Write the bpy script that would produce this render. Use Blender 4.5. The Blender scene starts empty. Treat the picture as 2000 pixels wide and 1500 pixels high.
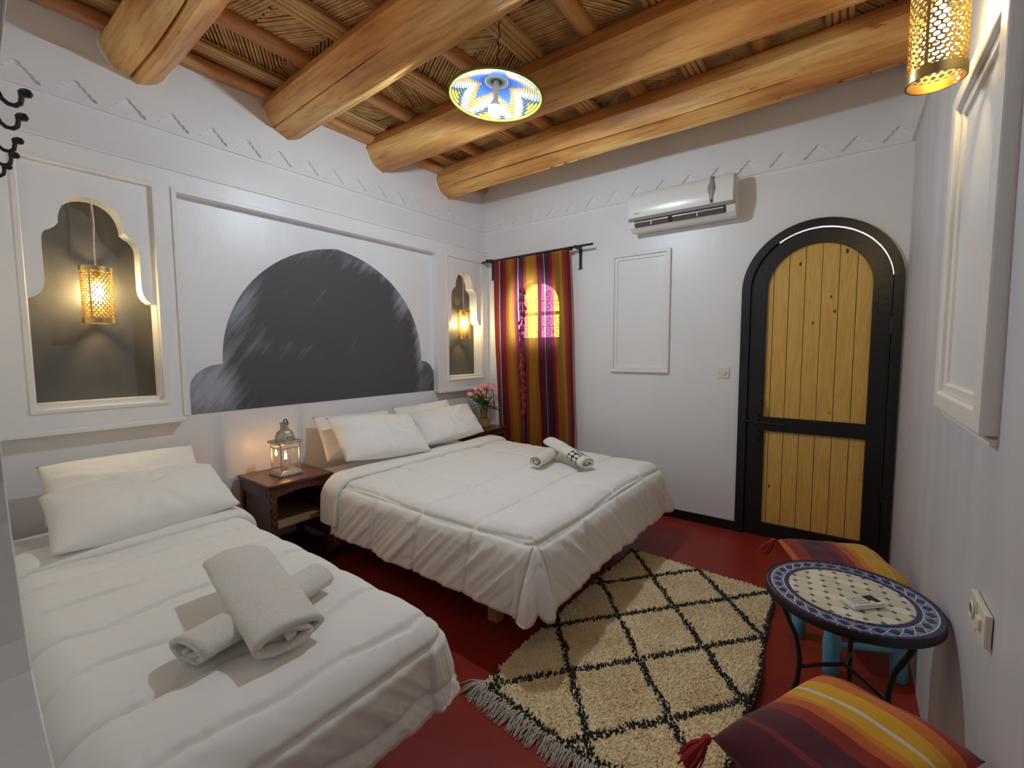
import bpy, bmesh, math, random
from mathutils import Vector, Matrix, noise
from mathutils.geometry import tessellate_polygon
random.seed(7)
PI = math.pi
S = bpy.context.scene
COL = S.collection

# ------------------------------------------------------------------ camera, world, exposure
cam_d = bpy.data.cameras.new('camera')
cam = bpy.data.objects.new('camera', cam_d)
COL.objects.link(cam)
S.camera = cam
F_PX = 869.5
cam_d.sensor_fit = 'HORIZONTAL'
cam_d.sensor_width = 36
cam_d.lens = 36 * F_PX / 2000
cam_d.clip_start = 0.02
yaw, pitch, roll = -0.643317, -0.075295, -0.005094
fw = Vector((math.sin(yaw) * math.cos(pitch), math.cos(yaw) * math.cos(pitch), math.sin(pitch)))
rt = Vector((math.cos(yaw), -math.sin(yaw), 0))
up = rt.cross(fw)
r2 = rt * math.cos(roll) + up * math.sin(roll)
u2 = -rt * math.sin(roll) + up * math.cos(roll)
M = Matrix((r2, u2, -fw)).transposed().to_4x4()
M.translation = Vector((3.1647, -3.7211, 1.4))
cam.matrix_world = M

w = bpy.data.worlds.new('World')
S.world = w
w.use_nodes = True
w.node_tree.nodes['Background'].inputs[0].default_value = (0.86, 0.93, 1.0, 1)
w.node_tree.nodes['Background'].inputs[1].default_value = 20.0

S.view_settings.view_transform = 'Standard'
S.view_settings.look = 'None'
S.view_settings.exposure = 0.0
S.view_settings.gamma = 1.0
S.view_settings.use_curve_mapping = False
S.cycles.use_denoising = True
S.cycles.max_bounces = 10
S.cycles.diffuse_bounces = 6
S.cycles.transparent_max_bounces = 16
S.cycles.sample_clamp_indirect = 6.0
S.cycles.blur_glossy = 0.5
S.cycles.caustics_reflective = False
S.cycles.caustics_refractive = False

PENDANT_E = 1120.0     # cool LED bulb of the ceiling pendant
LANTERN_E = 300.0     # warm bulbs in the brass lanterns
# added fill light behind the camera, standing in for unseen room light
ld = bpy.data.lights.new('back_fill_light', 'AREA')
ld.shape = 'RECTANGLE'
ld.size = 1.6
ld.size_y = 1.0
ld.energy = 2.2
ld.color = (1.0, 0.95, 0.88)
lo = bpy.data.objects.new('back_fill_light', ld)
COL.objects.link(lo)
lo.location = (2.3, -4.9, 2.6)
lo.rotation_euler = (math.radians(38), 0, math.radians(8))


# ------------------------------------------------------------------ materials
def newmat(name):
    m = bpy.data.materials.new(name)
    m.use_nodes = True
    nt = m.node_tree
    b = nt.nodes['Principled BSDF']
    return m, nt, b


def N(nt, t, **k):
    n = nt.nodes.new(t)
    for a, v in k.items():
        setattr(n, a, v)
    return n


def L(nt, a, b):
    nt.links.new(a, b)


def ramp(nt, stops, interp='LINEAR'):
    r = N(nt, 'ShaderNodeValToRGB')
    cr = r.color_ramp
    cr.interpolation = interp
    while len(cr.elements) < len(stops):
        cr.elements.new(0.5)
    for e, (p, c) in zip(cr.elements, stops):
        e.position = p
        e.color = (*c, 1)
    return r


def coords(nt, scale=(1, 1, 1), kind='Object'):
    tc = N(nt, 'ShaderNodeTexCoord')
    mp = N(nt, 'ShaderNodeMapping')
    mp.inputs['Scale'].default_value = scale
    L(nt, tc.outputs[kind], mp.inputs[0])
    return mp.outputs[0]


def mat(name, col, rough=0.6, metal=0.0, col2=None, nscale=(6, 6, 6), det=5, bump=0.0, bscale=None,
        spec=0.5, lo=0.35, hi=0.65, coat=0.0, bdist=0.01, sheen=0.0, rvar=0.0):
    m, nt, b = newmat(name)
    b.inputs['Roughness'].default_value = rough
    b.inputs['Metallic'].default_value = metal
    b.inputs['Specular IOR Level'].default_value = spec
    b.inputs['Coat Weight'].default_value = coat
    if sheen:
        b.inputs['Sheen Weight'].default_value = sheen
    b.inputs['Base Color'].default_value = (*col, 1)
    if col2:
        n = N(nt, 'ShaderNodeTexNoise')
        n.inputs['Scale'].default_value = 1.0
        n.inputs['Detail'].default_value = det
        n.inputs['Roughness'].default_value = 0.6
        L(nt, coords(nt, nscale), n.inputs['Vector'])
        r = ramp(nt, [(lo, col), (hi, col2)])
        L(nt, n.outputs[0], r.inputs[0])
        L(nt, r.outputs[0], b.inputs['Base Color'])
        if rvar:
            mr = N(nt, 'ShaderNodeMapRange')
            mr.inputs['To Min'].default_value = rough - rvar
            mr.inputs['To Max'].default_value = rough + rvar
            L(nt, n.outputs[0], mr.inputs[0])
            L(nt, mr.outputs[0], b.inputs['Roughness'])
    if bump:
        n2 = N(nt, 'ShaderNodeTexNoise')
        n2.inputs['Scale'].default_value = 1.0
        n2.inputs['Detail'].default_value = 6
        L(nt, coords(nt, bscale or nscale), n2.inputs['Vector'])
        bp = N(nt, 'ShaderNodeBump')
        bp.inputs['Strength'].default_value = bump
        bp.inputs['Distance'].default_value = bdist
        L(nt, n2.outputs[0], bp.inputs['Height'])
        L(nt, bp.outputs[0], b.inputs['Normal'])
    return m


def emit(name, col, strength):
    m, nt, b = newmat(name)
    b.inputs['Base Color'].default_value = (*col, 1)
    b.inputs['Emission Color'].default_value = (*col, 1)
    b.inputs['Emission Strength'].default_value = strength
    return m


WHITE = mat('white_gloss_paint', (0.79, 0.79, 0.80), 0.36, col2=(0.83, 0.83, 0.83), nscale=(2, 2, 2), bump=0.25,
            bscale=(9, 9, 5), bdist=0.012, rvar=0.05)
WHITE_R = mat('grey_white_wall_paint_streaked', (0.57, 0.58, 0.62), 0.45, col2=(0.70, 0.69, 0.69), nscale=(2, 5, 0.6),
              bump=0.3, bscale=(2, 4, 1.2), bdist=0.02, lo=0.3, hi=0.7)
TRIMW = mat('white_plaster_moulding', (0.82, 0.80, 0.77), 0.38, bump=0.15, bscale=(20, 20, 20))
PANELW = mat('satin_panel_paint', (0.76, 0.78, 0.81), 0.34, bump=0.2, bscale=(6, 6, 6))
FLOOR = mat('red_oxide_floor', (0.25, 0.021, 0.013), 0.38, col2=(0.31, 0.032, 0.018), nscale=(2.5, 2.5, 2.5),
            bump=0.12, bscale=(14, 14, 14), rvar=0.07, spec=0.3)
BLACKP = mat('black_paint', (0.010, 0.009, 0.012), 0.33, bump=0.2, bscale=(20, 20, 30))
IRON = mat('black_wrought_iron', (0.012, 0.010, 0.010), 0.38, bump=0.25, bscale=(60, 60, 60), bdist=0.004)


def beam_mat():
    """varnished log: broad golden and red-brown patches, fine streaks, dark knots and bark scars"""
    m, nt, b = newmat('varnished_log')
    n1 = N(nt, 'ShaderNodeTexNoise')
    n1.inputs['Scale'].default_value = 1
    n1.inputs['Detail'].default_value = 4
    n1.inputs['Distortion'].default_value = 0.5
    L(nt, coords(nt, (1.1, 5, 5)), n1.inputs['Vector'])
    r1 = ramp(nt, [(0.32, (0.50, 0.20, 0.055)), (0.50, (0.74, 0.37, 0.105)), (0.66, (0.88, 0.56, 0.20))])
    L(nt, n1.outputs[0], r1.inputs[0])
    n2 = N(nt, 'ShaderNodeTexNoise')
    n2.inputs['Scale'].default_value = 1
    n2.inputs['Detail'].default_value = 8
    L(nt, coords(nt, (3.5, 45, 45)), n2.inputs['Vector'])
    r2_ = ramp(nt, [(0.30, (0.62, 0.55, 0.48)), (0.52, (1, 1, 1))])
    L(nt, n2.outputs[0], r2_.inputs[0])
    n3 = N(nt, 'ShaderNodeTexNoise')
    n3.inputs['Scale'].default_value = 1
    n3.inputs['Detail'].default_value = 9
    n3.inputs['Roughness'].default_value = 0.7
    L(nt, coords(nt, (6, 17, 17)), n3.inputs['Vector'])
    r3 = ramp(nt, [(0.63, (1, 1, 1)), (0.70, (0.33, 0.22, 0.16))])
    L(nt, n3.outputs[0], r3.inputs[0])
    a_ = N(nt, 'ShaderNodeMixRGB', blend_type='MULTIPLY')
    a_.inputs[0].default_value = 0.8
    L(nt, r1.outputs[0], a_.inputs[1])
    L(nt, r2_.outputs[0], a_.inputs[2])
    c_ = N(nt, 'ShaderNodeMixRGB', blend_type='MULTIPLY')
    c_.inputs[0].default_value = 0.85
    L(nt, a_.outputs[0], c_.inputs[1])
    L(nt, r3.outputs[0], c_.inputs[2])
    L(nt, c_.outputs[0], b.inputs['Base Color'])
    b.inputs['Roughness'].default_value = 0.45
    b.inputs['Coat Weight'].default_value = 0.12
    b.inputs['Coat Roughness'].default_value = 0.3
    bp = N(nt, 'ShaderNodeBump')
    bp.inputs['Strength'].default_value = 0.6
    bp.inputs['Distance'].default_value = 0.01
    L(nt, n2.outputs[0], bp.inputs['Height'])
    L(nt, bp.outputs[0], b.inputs['Normal'])
    return m


BEAM = beam_mat()
POLE = mat('varnished_pole', (0.42, 0.16, 0.050), 0.45, col2=(0.72, 0.38, 0.15), nscale=(18, 2, 18), det=6, bump=0.4,
           bscale=(30, 4, 30), coat=0.1)
REED = mat('golden_reed', (0.50, 0.27, 0.09), 0.45, col2=(0.82, 0.56, 0.25), nscale=(11, 11, 11), det=4, bump=0.3,
           bscale=(60, 60, 60), bdist=0.003, lo=0.3, hi=0.7)
REEDB = mat('reed_bundle_cane', (0.60, 0.34, 0.12), 0.42, col2=(0.80, 0.54, 0.26), nscale=(30, 3, 30), det=4)
DECK = mat('dark_gap_above_reeds', (0.07, 0.032, 0.012), 0.9)
NIGHT = mat('carved_dark_wood', (0.055, 0.014, 0.007), 0.32, col2=(0.12, 0.035, 0.015), nscale=(14, 3, 14), det=6,
            bump=0.25, bscale=(30, 8, 30), coat=0.25)
NIGHT_IN = mat('unvarnished_shelf_wood', (0.30, 0.17, 0.08), 0.55, col2=(0.42, 0.26, 0.13), nscale=(20, 3, 20))
LEGW = mat('pine_bed_leg', (0.42, 0.25, 0.14), 0.55, col2=(0.55, 0.36, 0.20), nscale=(12, 12, 3))
LINEN = mat('white_cotton', (0.87, 0.855, 0.81), 0.78, bump=0.18, bscale=(260, 260, 260), bdist=0.002, sheen=0.15)
SHEET = mat('cool_white_sheet', (0.78, 0.79, 0.82), 0.75, bump=0.2, bscale=(40, 40, 40), bdist=0.004)
PIPE = mat('pale_pink_piping', (0.62, 0.45, 0.42), 0.8)
TERRY = mat('white_terry_cotton', (0.80, 0.77, 0.70), 0.95, col2=(0.86, 0.83, 0.76), nscale=(120, 120, 120), bump=0.9,
            bscale=(260, 260, 260), bdist=0.005, sheen=0.4)
TOWEL2 = mat('cream_cotton_towel', (0.80, 0.77, 0.68), 0.85, bump=0.4, bscale=(160, 160, 160), bdist=0.003, sheen=0.2)
BRASS = mat('pierced_brass', (0.72, 0.50, 0.16), 0.30, metal=1.0, col2=(0.60, 0.40, 0.12), nscale=(30, 30, 30))
BRASSD = mat('aged_brass_band', (0.50, 0.38, 0.17), 0.33, metal=1.0)
SILVER = mat('tarnished_silver_metal', (0.50, 0.47, 0.40), 0.38, metal=0.9, col2=(0.16, 0.14, 0.11),
             nscale=(55, 55, 55), lo=0.5, hi=0.75, bump=0.3, bscale=(60, 60, 60), bdist=0.003)
PLASTIC = mat('white_plastic', (0.80, 0.79, 0.76), 0.25)
IVORY = mat('ivory_plastic', (0.78, 0.74, 0.62), 0.32)
GREYP = mat('grey_plastic_strip', (0.32, 0.32, 0.30), 0.35)
DARKV = mat('dark_vent', (0.02, 0.012, 0.012), 0.6)
LOUV = mat('mauve_grey_louvre', (0.11, 0.085, 0.075), 0.5)
LOGO = mat('grey_blue_print', (0.20, 0.22, 0.28), 0.4)
BLUEW = mat('turquoise_painted_wood', (0.09, 0.36, 0.52), 0.45, col2=(0.14, 0.44, 0.60), nscale=(12, 12, 4),
            bump=0.3, bscale=(20, 20, 8))
TILE_D = mat('dark_blue_tile', (0.018, 0.018, 0.085), 0.22, col2=(0.03, 0.035, 0.14), nscale=(30, 30, 30))
TILE_L = mat('light_blue_tile', (0.13, 0.22, 0.38), 0.22, col2=(0.18, 0.28, 0.46), nscale=(40, 40, 40))
TILE_T = mat('teal_blue_tile', (0.06, 0.12, 0.19), 0.25, col2=(0.09, 0.17, 0.27), nscale=(50, 50, 50))
TILE_C = [mat('cream_tile', (0.66, 0.62, 0.47), 0.3), mat('pale_cream_tile', (0.76, 0.74, 0.60), 0.3),
          mat('ivory_tile', (0.62, 0.57, 0.44), 0.3)]
GROUT = mat('pale_grout', (0.74, 0.73, 0.66), 0.7)
GLASS_M, nt, b = newmat('clear_lantern_glass')
b.inputs['Transmission Weight'].default_value = 0.0
nt.nodes.remove(b)
tr = N(nt, 'ShaderNodeBsdfTransparent')
gl = N(nt, 'ShaderNodeBsdfGlossy')
gl.inputs['Roughness'].default_value = 0.03
mx = N(nt, 'ShaderNodeMixShader')
mx.inputs[0].default_value = 0.10
tr.inputs[0].default_value = (0.97, 0.95, 0.92, 1)
L(nt, tr.outputs[0], mx.inputs[1])
L(nt, gl.outputs[0], mx.inputs[2])
L(nt, mx.outputs[0], nt.nodes['Material Output'].inputs[0])
CANDLE = mat('candle_wax', (0.9, 0.72, 0.5), 0.5)
FLAME = emit('candle_flame', (1.0, 0.50, 0.16), 330)
BULB_C = emit('cool_led_bulb', (0.73, 0.865, 1.0), PENDANT_E)
BULB_W = emit('warm_bulb', (1.0, 0.74, 0.34), LANTERN_E)
CORD = mat('brown_twisted_cord', (0.06, 0.03, 0.015), 0.7)
REDT = mat('red_wool_tassel', (0.42, 0.015, 0.012), 0.9, col2=(0.28, 0.008, 0.01), nscale=(80, 80, 80), sheen=0.3)
PETAL = mat('pink_petal', (0.80, 0.27, 0.36), 0.6, col2=(0.88, 0.45, 0.50), nscale=(40, 40, 40))
LEAF = mat('green_leaf', (0.03, 0.09, 0.015), 0.5, col2=(0.07, 0.16, 0.03), nscale=(25, 25, 25))
BAMBOO = mat('brown_cane_vase', (0.22, 0.09, 0.035), 0.5, col2=(0.36, 0.19, 0.08), nscale=(60, 60, 6))
STRAW = mat('woven_straw', (0.40, 0.27, 0.13), 0.7, col2=(0.22, 0.12, 0.05), nscale=(90, 90, 12))
GOLD_T = mat('golden_thread', (0.65, 0.33, 0.04), 0.6)


def chalk_mat():
    """charcoal wall paint with pale dry-brush strokes"""
    m, nt, b = newmat('charcoal_brushed_paint')
    tc = N(nt, 'ShaderNodeTexCoord')
    mp0 = N(nt, 'ShaderNodeMapping')
    mp0.inputs['Rotation'].default_value = (math.radians(-52), 0, 0)
    L(nt, tc.outputs['Object'], mp0.inputs[0])
    mp = N(nt, 'ShaderNodeMapping')
    mp.inputs['Scale'].default_value = (1, 1.3, 13)
    L(nt, mp0.outputs[0], mp.inputs[0])
    n1 = N(nt, 'ShaderNodeTexNoise')
    n1.inputs['Scale'].default_value = 1.5
    n1.inputs['Detail'].default_value = 7
    n1.inputs['Roughness'].default_value = 0.65
    L(nt, mp.outputs[0], n1.inputs['Vector'])
    n2 = N(nt, 'ShaderNodeTexNoise')
    n2.inputs['Scale'].default_value = 2.6
    n2.inputs['Detail'].default_value = 2
    L(nt, tc.outputs['Object'], n2.inputs['Vector'])
    # the paint was laid thinner in a band along the rim of the shape: distance from the arch centre
    sx = N(nt, 'ShaderNodeSeparateXYZ')
    L(nt, tc.outputs['Object'], sx.inputs[0])

    def mth(op, a, b_=None, c=None):
        q = N(nt, 'ShaderNodeMath', operation=op)
        for i, v in enumerate((a, b_, c)):
            if v is None:
                continue
            if isinstance(v, (int, float)):
                q.inputs[i].default_value = v
            else:
                L(nt, v, q.inputs[i])
        return q.outputs[0]
    dy = mth('SUBTRACT', sx.outputs[1], -1.735)
    dz = mth('SUBTRACT', sx.outputs[2], 1.33)
    d = mth('SQRT', mth('ADD', mth('MULTIPLY', dy, dy), mth('MULTIPLY', dz, dz)))
    rim = N(nt, 'ShaderNodeMapRange')
    rim.inputs['From Min'].default_value = 0.73
    rim.inputs['From Max'].default_value = 0.84
    rim.inputs['To Max'].default_value = 0.16
    L(nt, d, rim.inputs[0])
    st = mth('ADD', mth('MULTIPLY', n1.outputs[0], 0.72), mth('MULTIPLY', n2.outputs[0], 0.26))
    st = mth('ADD', st, rim.outputs[0])
    # thin patches the brush left
    for (py, pz, ry_, rz_, am) in ((-2.62, 1.16, 0.20, 0.22, 0.34), (-1.13, 1.84, 0.12, 0.22, 0.22), (-1.45, 2.08, 0.35, 0.07, 0.16), (-2.40, 1.72, 0.13, 0.30, 0.16),
                                   (-2.05, 1.42, 0.30, 0.07, 0.10), (-0.93, 1.45, 0.05, 0.28, 0.25)):
        a1 = mth('DIVIDE', mth('SUBTRACT', sx.outputs[1], py), ry_)
        a2 = mth('DIVIDE', mth('SUBTRACT', sx.outputs[2], pz), rz_)
        q_ = mth('ADD', mth('MULTIPLY', a1, a1), mth('MULTIPLY', a2, a2))
        st = mth('ADD', st, mth('MULTIPLY', mth('EXPONENT', mth('MULTIPLY', q_, -1.0)), am))
    r = ramp(nt, [(0.60, (0.075, 0.076, 0.081)), (0.72, (0.155, 0.17, 0.19)), (0.92, (0.36, 0.39, 0.44))])
    L(nt, st, r.inputs[0])
    L(nt, r.outputs[0], b.inputs['Base Color'])
    b.inputs['Roughness'].default_value = 0.62
    return m


CHALK = chalk_mat()
NICHEG = mat('grey_niche_paint', (0.075, 0.072, 0.072), 0.55, col2=(0.105, 0.10, 0.098), nscale=(4, 4, 3))


def pine_mat():
    m, nt, b = newmat('varnished_pine')
    oi = N(nt, 'ShaderNodeObjectInfo')
    v = coords(nt, (9, 9, 0.9))
    ad = N(nt, 'ShaderNodeVectorMath', operation='ADD')
    L(nt, v, ad.inputs[0])
    ml = N(nt, 'ShaderNodeMath', operation='MULTIPLY')
    ml.inputs[1].default_value = 37.0
    L(nt, oi.outputs['Random'], ml.inputs[0])
    L(nt, ml.outputs[0], ad.inputs[1])
    n = N(nt, 'ShaderNodeTexNoise')
    n.inputs['Scale'].default_value = 1.3
    n.inputs['Detail'].default_value = 3
    n.inputs['Distortion'].default_value = 0.6
    L(nt, ad.outputs[0], n.inputs['Vector'])
    wv = N(nt, 'ShaderNodeMath', operation='SINE')
    m2 = N(nt, 'ShaderNodeMath', operation='MULTIPLY')
    m2.inputs[1].default_value = 55.0
    L(nt, n.outputs[0], m2.inputs[0])
    L(nt, m2.outputs[0], wv.inputs[0])
    r = ramp(nt, [(0.0, (0.66, 0.385, 0.085)), (0.6, (0.71, 0.43, 0.105)), (1.0, (0.73, 0.45, 0.12))])
    mr = N(nt, 'ShaderNodeMapRange')
    mr.inputs['From Min'].default_value = -1
    L(nt, wv.outputs[0], mr.inputs[0])
    L(nt, mr.outputs[0], r.inputs[0])
    # knots
    vo = N(nt, 'ShaderNodeTexVoronoi')
    vo.inputs['Scale'].default_value = 1.0
    vv = coords(nt, (10.3, 1, 5.2))
    L(nt, vv, vo.inputs['Vector'])
    kr = ramp(nt, [(0.0, (0.06, 0.02, 0.01)), (0.08, (0.20, 0.07, 0.02)), (0.105, (1, 1, 1))])
    L(nt, vo.outputs['Distance'], kr.inputs[0])
    mixk = N(nt, 'ShaderNodeMixRGB', blend_type='MULTIPLY')
    mixk.inputs[0].default_value = 1
    L(nt, r.outputs[0], mixk.inputs[1])
    L(nt, kr.outputs[0], mixk.inputs[2])
    L(nt, mixk.outputs[0], b.inputs['Base Color'])
    b.inputs['Roughness'].default_value = 0.42
    return m


PINE = pine_mat()


def stripe_mat(name, stops, translucent=False):
    m, nt, b = newmat(name)
    uv = N(nt, 'ShaderNodeUVMap')
    uv.uv_map = 'UVMap'
    sx = N(nt, 'ShaderNodeSeparateXYZ')
    L(nt, uv.outputs[0], sx.inputs[0])
    nz = N(nt, 'ShaderNodeTexNoise')
    nz.inputs['Scale'].default_value = 1
    nz.inputs['Detail'].default_value = 3
    mp = N(nt, 'ShaderNodeMapping')
    mp.inputs['Scale'].default_value = (160, 6, 1)
    L(nt, uv.outputs[0], mp.inputs[0])
    L(nt, mp.outputs[0], nz.inputs['Vector'])
    ad = N(nt, 'ShaderNodeMath', operation='MULTIPLY_ADD')
    ad.inputs[1].default_value = 0.012
    L(nt, nz.outputs[0], ad.inputs[0])
    L(nt, sx.outputs[0], ad.inputs[2])
    sb = N(nt, 'ShaderNodeMath', operation='SUBTRACT')
    sb.inputs[1].default_value = 0.006
    L(nt, ad.outputs[0], sb.inputs[0])
    r = ramp(nt, stops, 'CONSTANT')
    L(nt, sb.outputs[0], r.inputs[0])
    hv = N(nt, 'ShaderNodeMapRange')
    hv.inputs['To Min'].default_value = 0.72
    hv.inputs['To Max'].default_value = 1.25
    L(nt, nz.outputs[0], hv.inputs[0])
    mm = N(nt, 'ShaderNodeVectorMath', operation='SCALE')
    L(nt, r.outputs[0], mm.inputs[0])
    L(nt, hv.outputs[0], mm.inputs['Scale'])
    b.inputs['Roughness'].default_value = 0.9
    b.inputs['Sheen Weight'].default_value = 0.15
    L(nt, mm.outputs[0], b.inputs['Base Color'])
    if translucent:
        g = N(nt, 'ShaderNodeGamma')
        g.inputs[1].default_value = 0.55
        L(nt, mm.outputs[0], g.inputs[0])
        t = N(nt, 'ShaderNodeBsdfTranslucent')
        L(nt, g.outputs[0], t.inputs[0])
        tp = N(nt, 'ShaderNodeBsdfTransparent')
        L(nt, g.outputs[0], tp.inputs[0])
        m1 = N(nt, 'ShaderNodeMixShader')
        m1.inputs[0].default_value = 0.42
        L(nt, b.outputs[0], m1.inputs[1])
        L(nt, t.outputs[0], m1.inputs[2])
        m2 = N(nt, 'ShaderNodeMixShader')
        m2.inputs[0].default_value = 0.24
        L(nt, m1.outputs[0], m2.inputs[1])
        L(nt, tp.outputs[0], m2.inputs[2])
        L(nt, m2.outputs[0], nt.nodes['Material Output'].inputs[0])
    return m


MAR = (0.075, 0.006, 0.018)
PUR = (0.045, 0.005, 0.022)
CRI = (0.22, 0.008, 0.022)
RUS = (0.27, 0.030, 0.008)
ORA = (0.44, 0.095, 0.008)
YEL = (0.42, 0.205, 0.008)
OLI = (0.27, 0.145, 0.010)
WHT = (0.62, 0.55, 0.50)
CURT = stripe_mat('striped_curtain_weave', [
    (0.0, (0.20, 0.012, 0.018)), (0.075, MAR), (0.092, WHT), (0.102, MAR), (0.14, CRI), (0.17, ORA), (0.20, YEL),
    (0.26, ORA), (0.295, CRI), (0.325, PUR), (0.355, WHT), (0.367, PUR), (0.425, RUS), (0.45, YEL), (0.555, ORA),
    (0.60, MAR), (0.668, WHT), (0.68, PUR), (0.76, CRI), (0.785, ORA), (0.82, OLI), (0.89, YEL), (0.915, RUS),
    (0.945, CRI), (0.97, MAR)], True)
CUSH_N = stripe_mat('striped_cushion_wool', [
    (0.0, (0.09, 0.010, 0.020)), (0.15, (0.19, 0.02, 0.025)), (0.18, (0.085, 0.010, 0.022)), (0.34, (0.24, 0.018, 0.012)),
    (0.43, (0.50, 0.10, 0.012)), (0.51, (0.62, 0.20, 0.012)), (0.55, (0.64, 0.34, 0.015)), (0.635, WHT),
    (0.66, (0.64, 0.34, 0.015)), (0.76, (0.56, 0.15, 0.012)), (0.86, (0.30, 0.03, 0.012)), (0.95, (0.14, 0.012, 0.015))])
CUSH_F = stripe_mat('striped_cushion_wool_second', [
    (0.0, (0.50, 0.12, 0.012)), (0.035, (0.24, 0.016, 0.012)), (0.16, (0.085, 0.010, 0.022)), (0.31, (0.13, 0.014, 0.024)),
    (0.34, (0.085, 0.010, 0.022)), (0.46, (0.23, 0.018, 0.012)), (0.55, (0.46, 0.085, 0.012)), (0.63, (0.58, 0.18, 0.012)),
    (0.69, (0.60, 0.33, 0.015)), (0.86, WHT), (0.875, (0.55, 0.31, 0.015)), (0.96, (0.5, 0.2, 0.01))])


# ------------------------------------------------------------------ mesh helpers
class MB:
    def __init__(s):
        s.v = []
        s.f = []
        s.uv = None

    def add(s, vs, fs):
        o = len(s.v)
        s.v += [tuple(p) for p in vs]
        s.f += [tuple(i + o for i in f) for f in fs]
        return s

    def box(s, a, b, m=None):
        x0, y0, z0 = a
        x1, y1, z1 = b
        vs = [Vector(p) for p in ((x0, y0, z0), (x1, y0, z0), (x1, y1, z0), (x0, y1, z0), (x0, y0, z1), (x1, y0, z1),
                                  (x1, y1, z1), (x0, y1, z1))]
        if m is not None:
            vs = [m @ p for p in vs]
        return s.add(vs, [(0, 3, 2, 1), (4, 5, 6, 7), (0, 1, 5, 4), (1, 2, 6, 5), (2, 3, 7, 6), (3, 0, 4, 7)])

    def tube(s, pts, r, n=8, cap=True, closed=False):
        pts = [Vector(p) for p in pts]
        k = len(pts)
        rs = r if isinstance(r, (list, tuple)) else [r] * k
        vs, fs = [], []
        prev = None
        for i, p in enumerate(pts):
            if closed:
                t = pts[(i + 1) % k] - pts[i - 1]
            else:
                t = pts[min(i + 1, k - 1)] - pts[max(i - 1, 0)]
            t = t.normalized() if t.length > 1e-9 else Vector((0, 0, 1))
            if prev is None:
                a = Vector((0, 0, 1)) if abs(t.z) < 0.9 else Vector((1, 0, 0))
                prev = t.cross(a).normalized()
            else:
                prev = prev - t * prev.dot(t)
                prev = prev.normalized() if prev.length > 1e-6 else t.orthogonal().normalized()
            bn = t.cross(prev)
            for j in range(n):
                an = 2 * PI * j / n
                vs.append(p + (prev * math.cos(an) + bn * math.sin(an)) * rs[i])
        m = k if closed else k - 1
        for i in range(m):
            for j in range(n):
                a = i * n + j
                b = i * n + (j + 1) % n
                c = ((i + 1) % k) * n + (j + 1) % n
                d = ((i + 1) % k) * n + j
                fs.append((a, b, c, d))
        if cap and not closed:
            fs.append(tuple(range(n))[::-1])
            fs.append(tuple((k - 1) * n + j for j in range(n)))
        return s.add(vs, fs)

    def lathe(s, prof, n=24, c=(0, 0, 0), ang0=0.0):
        vs, fs = [], []
        for r, z in prof:
            for j in range(n):
                a = ang0 + 2 * PI * j / n
                vs.append((c[0] + r * math.cos(a), c[1] + r * math.sin(a), c[2] + z))
        for i in range(len(prof) - 1):
            for j in range(n):
                a, b = i * n + j, i * n + (j + 1) % n
                fs.append((a, b, b + n, a + n))
        fs.append(tuple(range(n))[::-1])
        o = (len(prof) - 1) * n
        fs.append(tuple(o + j for j in range(n)))
        return s.add(vs, fs)

    def plate(s, outer, holes, fn, a0, a1):
        """extruded polygon (2D) with holes; fn(u, v, a) -> point"""
        loops = [outer] + list(holes)
        flat = [p for lp in loops for p in lp]
        tris = tessellate_polygon([[Vector((p[0], p[1], 0)) for p in lp] for lp in loops])
        n = len(flat)
        vs = [fn(p[0], p[1], a0) for p in flat] + [fn(p[0], p[1], a1) for p in flat]
        fs = [tuple(t) for t in tris] + [tuple(i + n for i in reversed(t)) for t in tris]
        o = 0
        for lp in loops:
            k = len(lp)
            for i in range(k):
                j = (i + 1) % k
                fs.append((o + i, o + j, o + j + n, o + i + n))
            o += k
        return s.add(vs, fs)

    def grid(s, fn, nu, nv, closeu=False, closev=False, uv=False):
        vs = []
        for i in range(nu):
            for j in range(nv):
                vs.append(fn(i / (nu if closeu else nu - 1), j / (nv if closev else nv - 1)))
        fs = []
        for i in range(nu if closeu else nu - 1):
            for j in range(nv if closev else nv - 1):
                a = i * nv + j
                b = ((i + 1) % nu) * nv + j
                c = ((i + 1) % nu) * nv + (j + 1) % nv
                d = i * nv + (j + 1) % nv
                fs.append((a, b, c, d))
        if uv:
            if s.uv is None:
                s.uv = {}
            o = len(s.v)
            for i in range(nu):
                for j in range(nv):
                    s.uv[o + i * nv + j] = (i / (nu - 1), j / (nv - 1))
        return s.add(vs, fs)

    def mesh(s, name, smooth=False, angle=None):
        me = bpy.data.meshes.new(name)
        me.from_pydata(s.v, [], s.f)
        bm = bmesh.new()
        bm.from_mesh(me)
        bmesh.ops.recalc_face_normals(bm, faces=bm.faces)
        bm.to_mesh(me)
        bm.free()
        if s.uv:
            ul = me.uv_layers.new(name='UVMap')
            for lp in me.loops:
                ul.data[lp.index].uv = s.uv.get(lp.vertex_index, (0, 0))
        if smooth:
            me.polygons.foreach_set('use_smooth', [True] * len(me.polygons))
            if angle:
                me.set_sharp_from_angle(angle=math.radians(angle))
        me.update()
        return me


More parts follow.
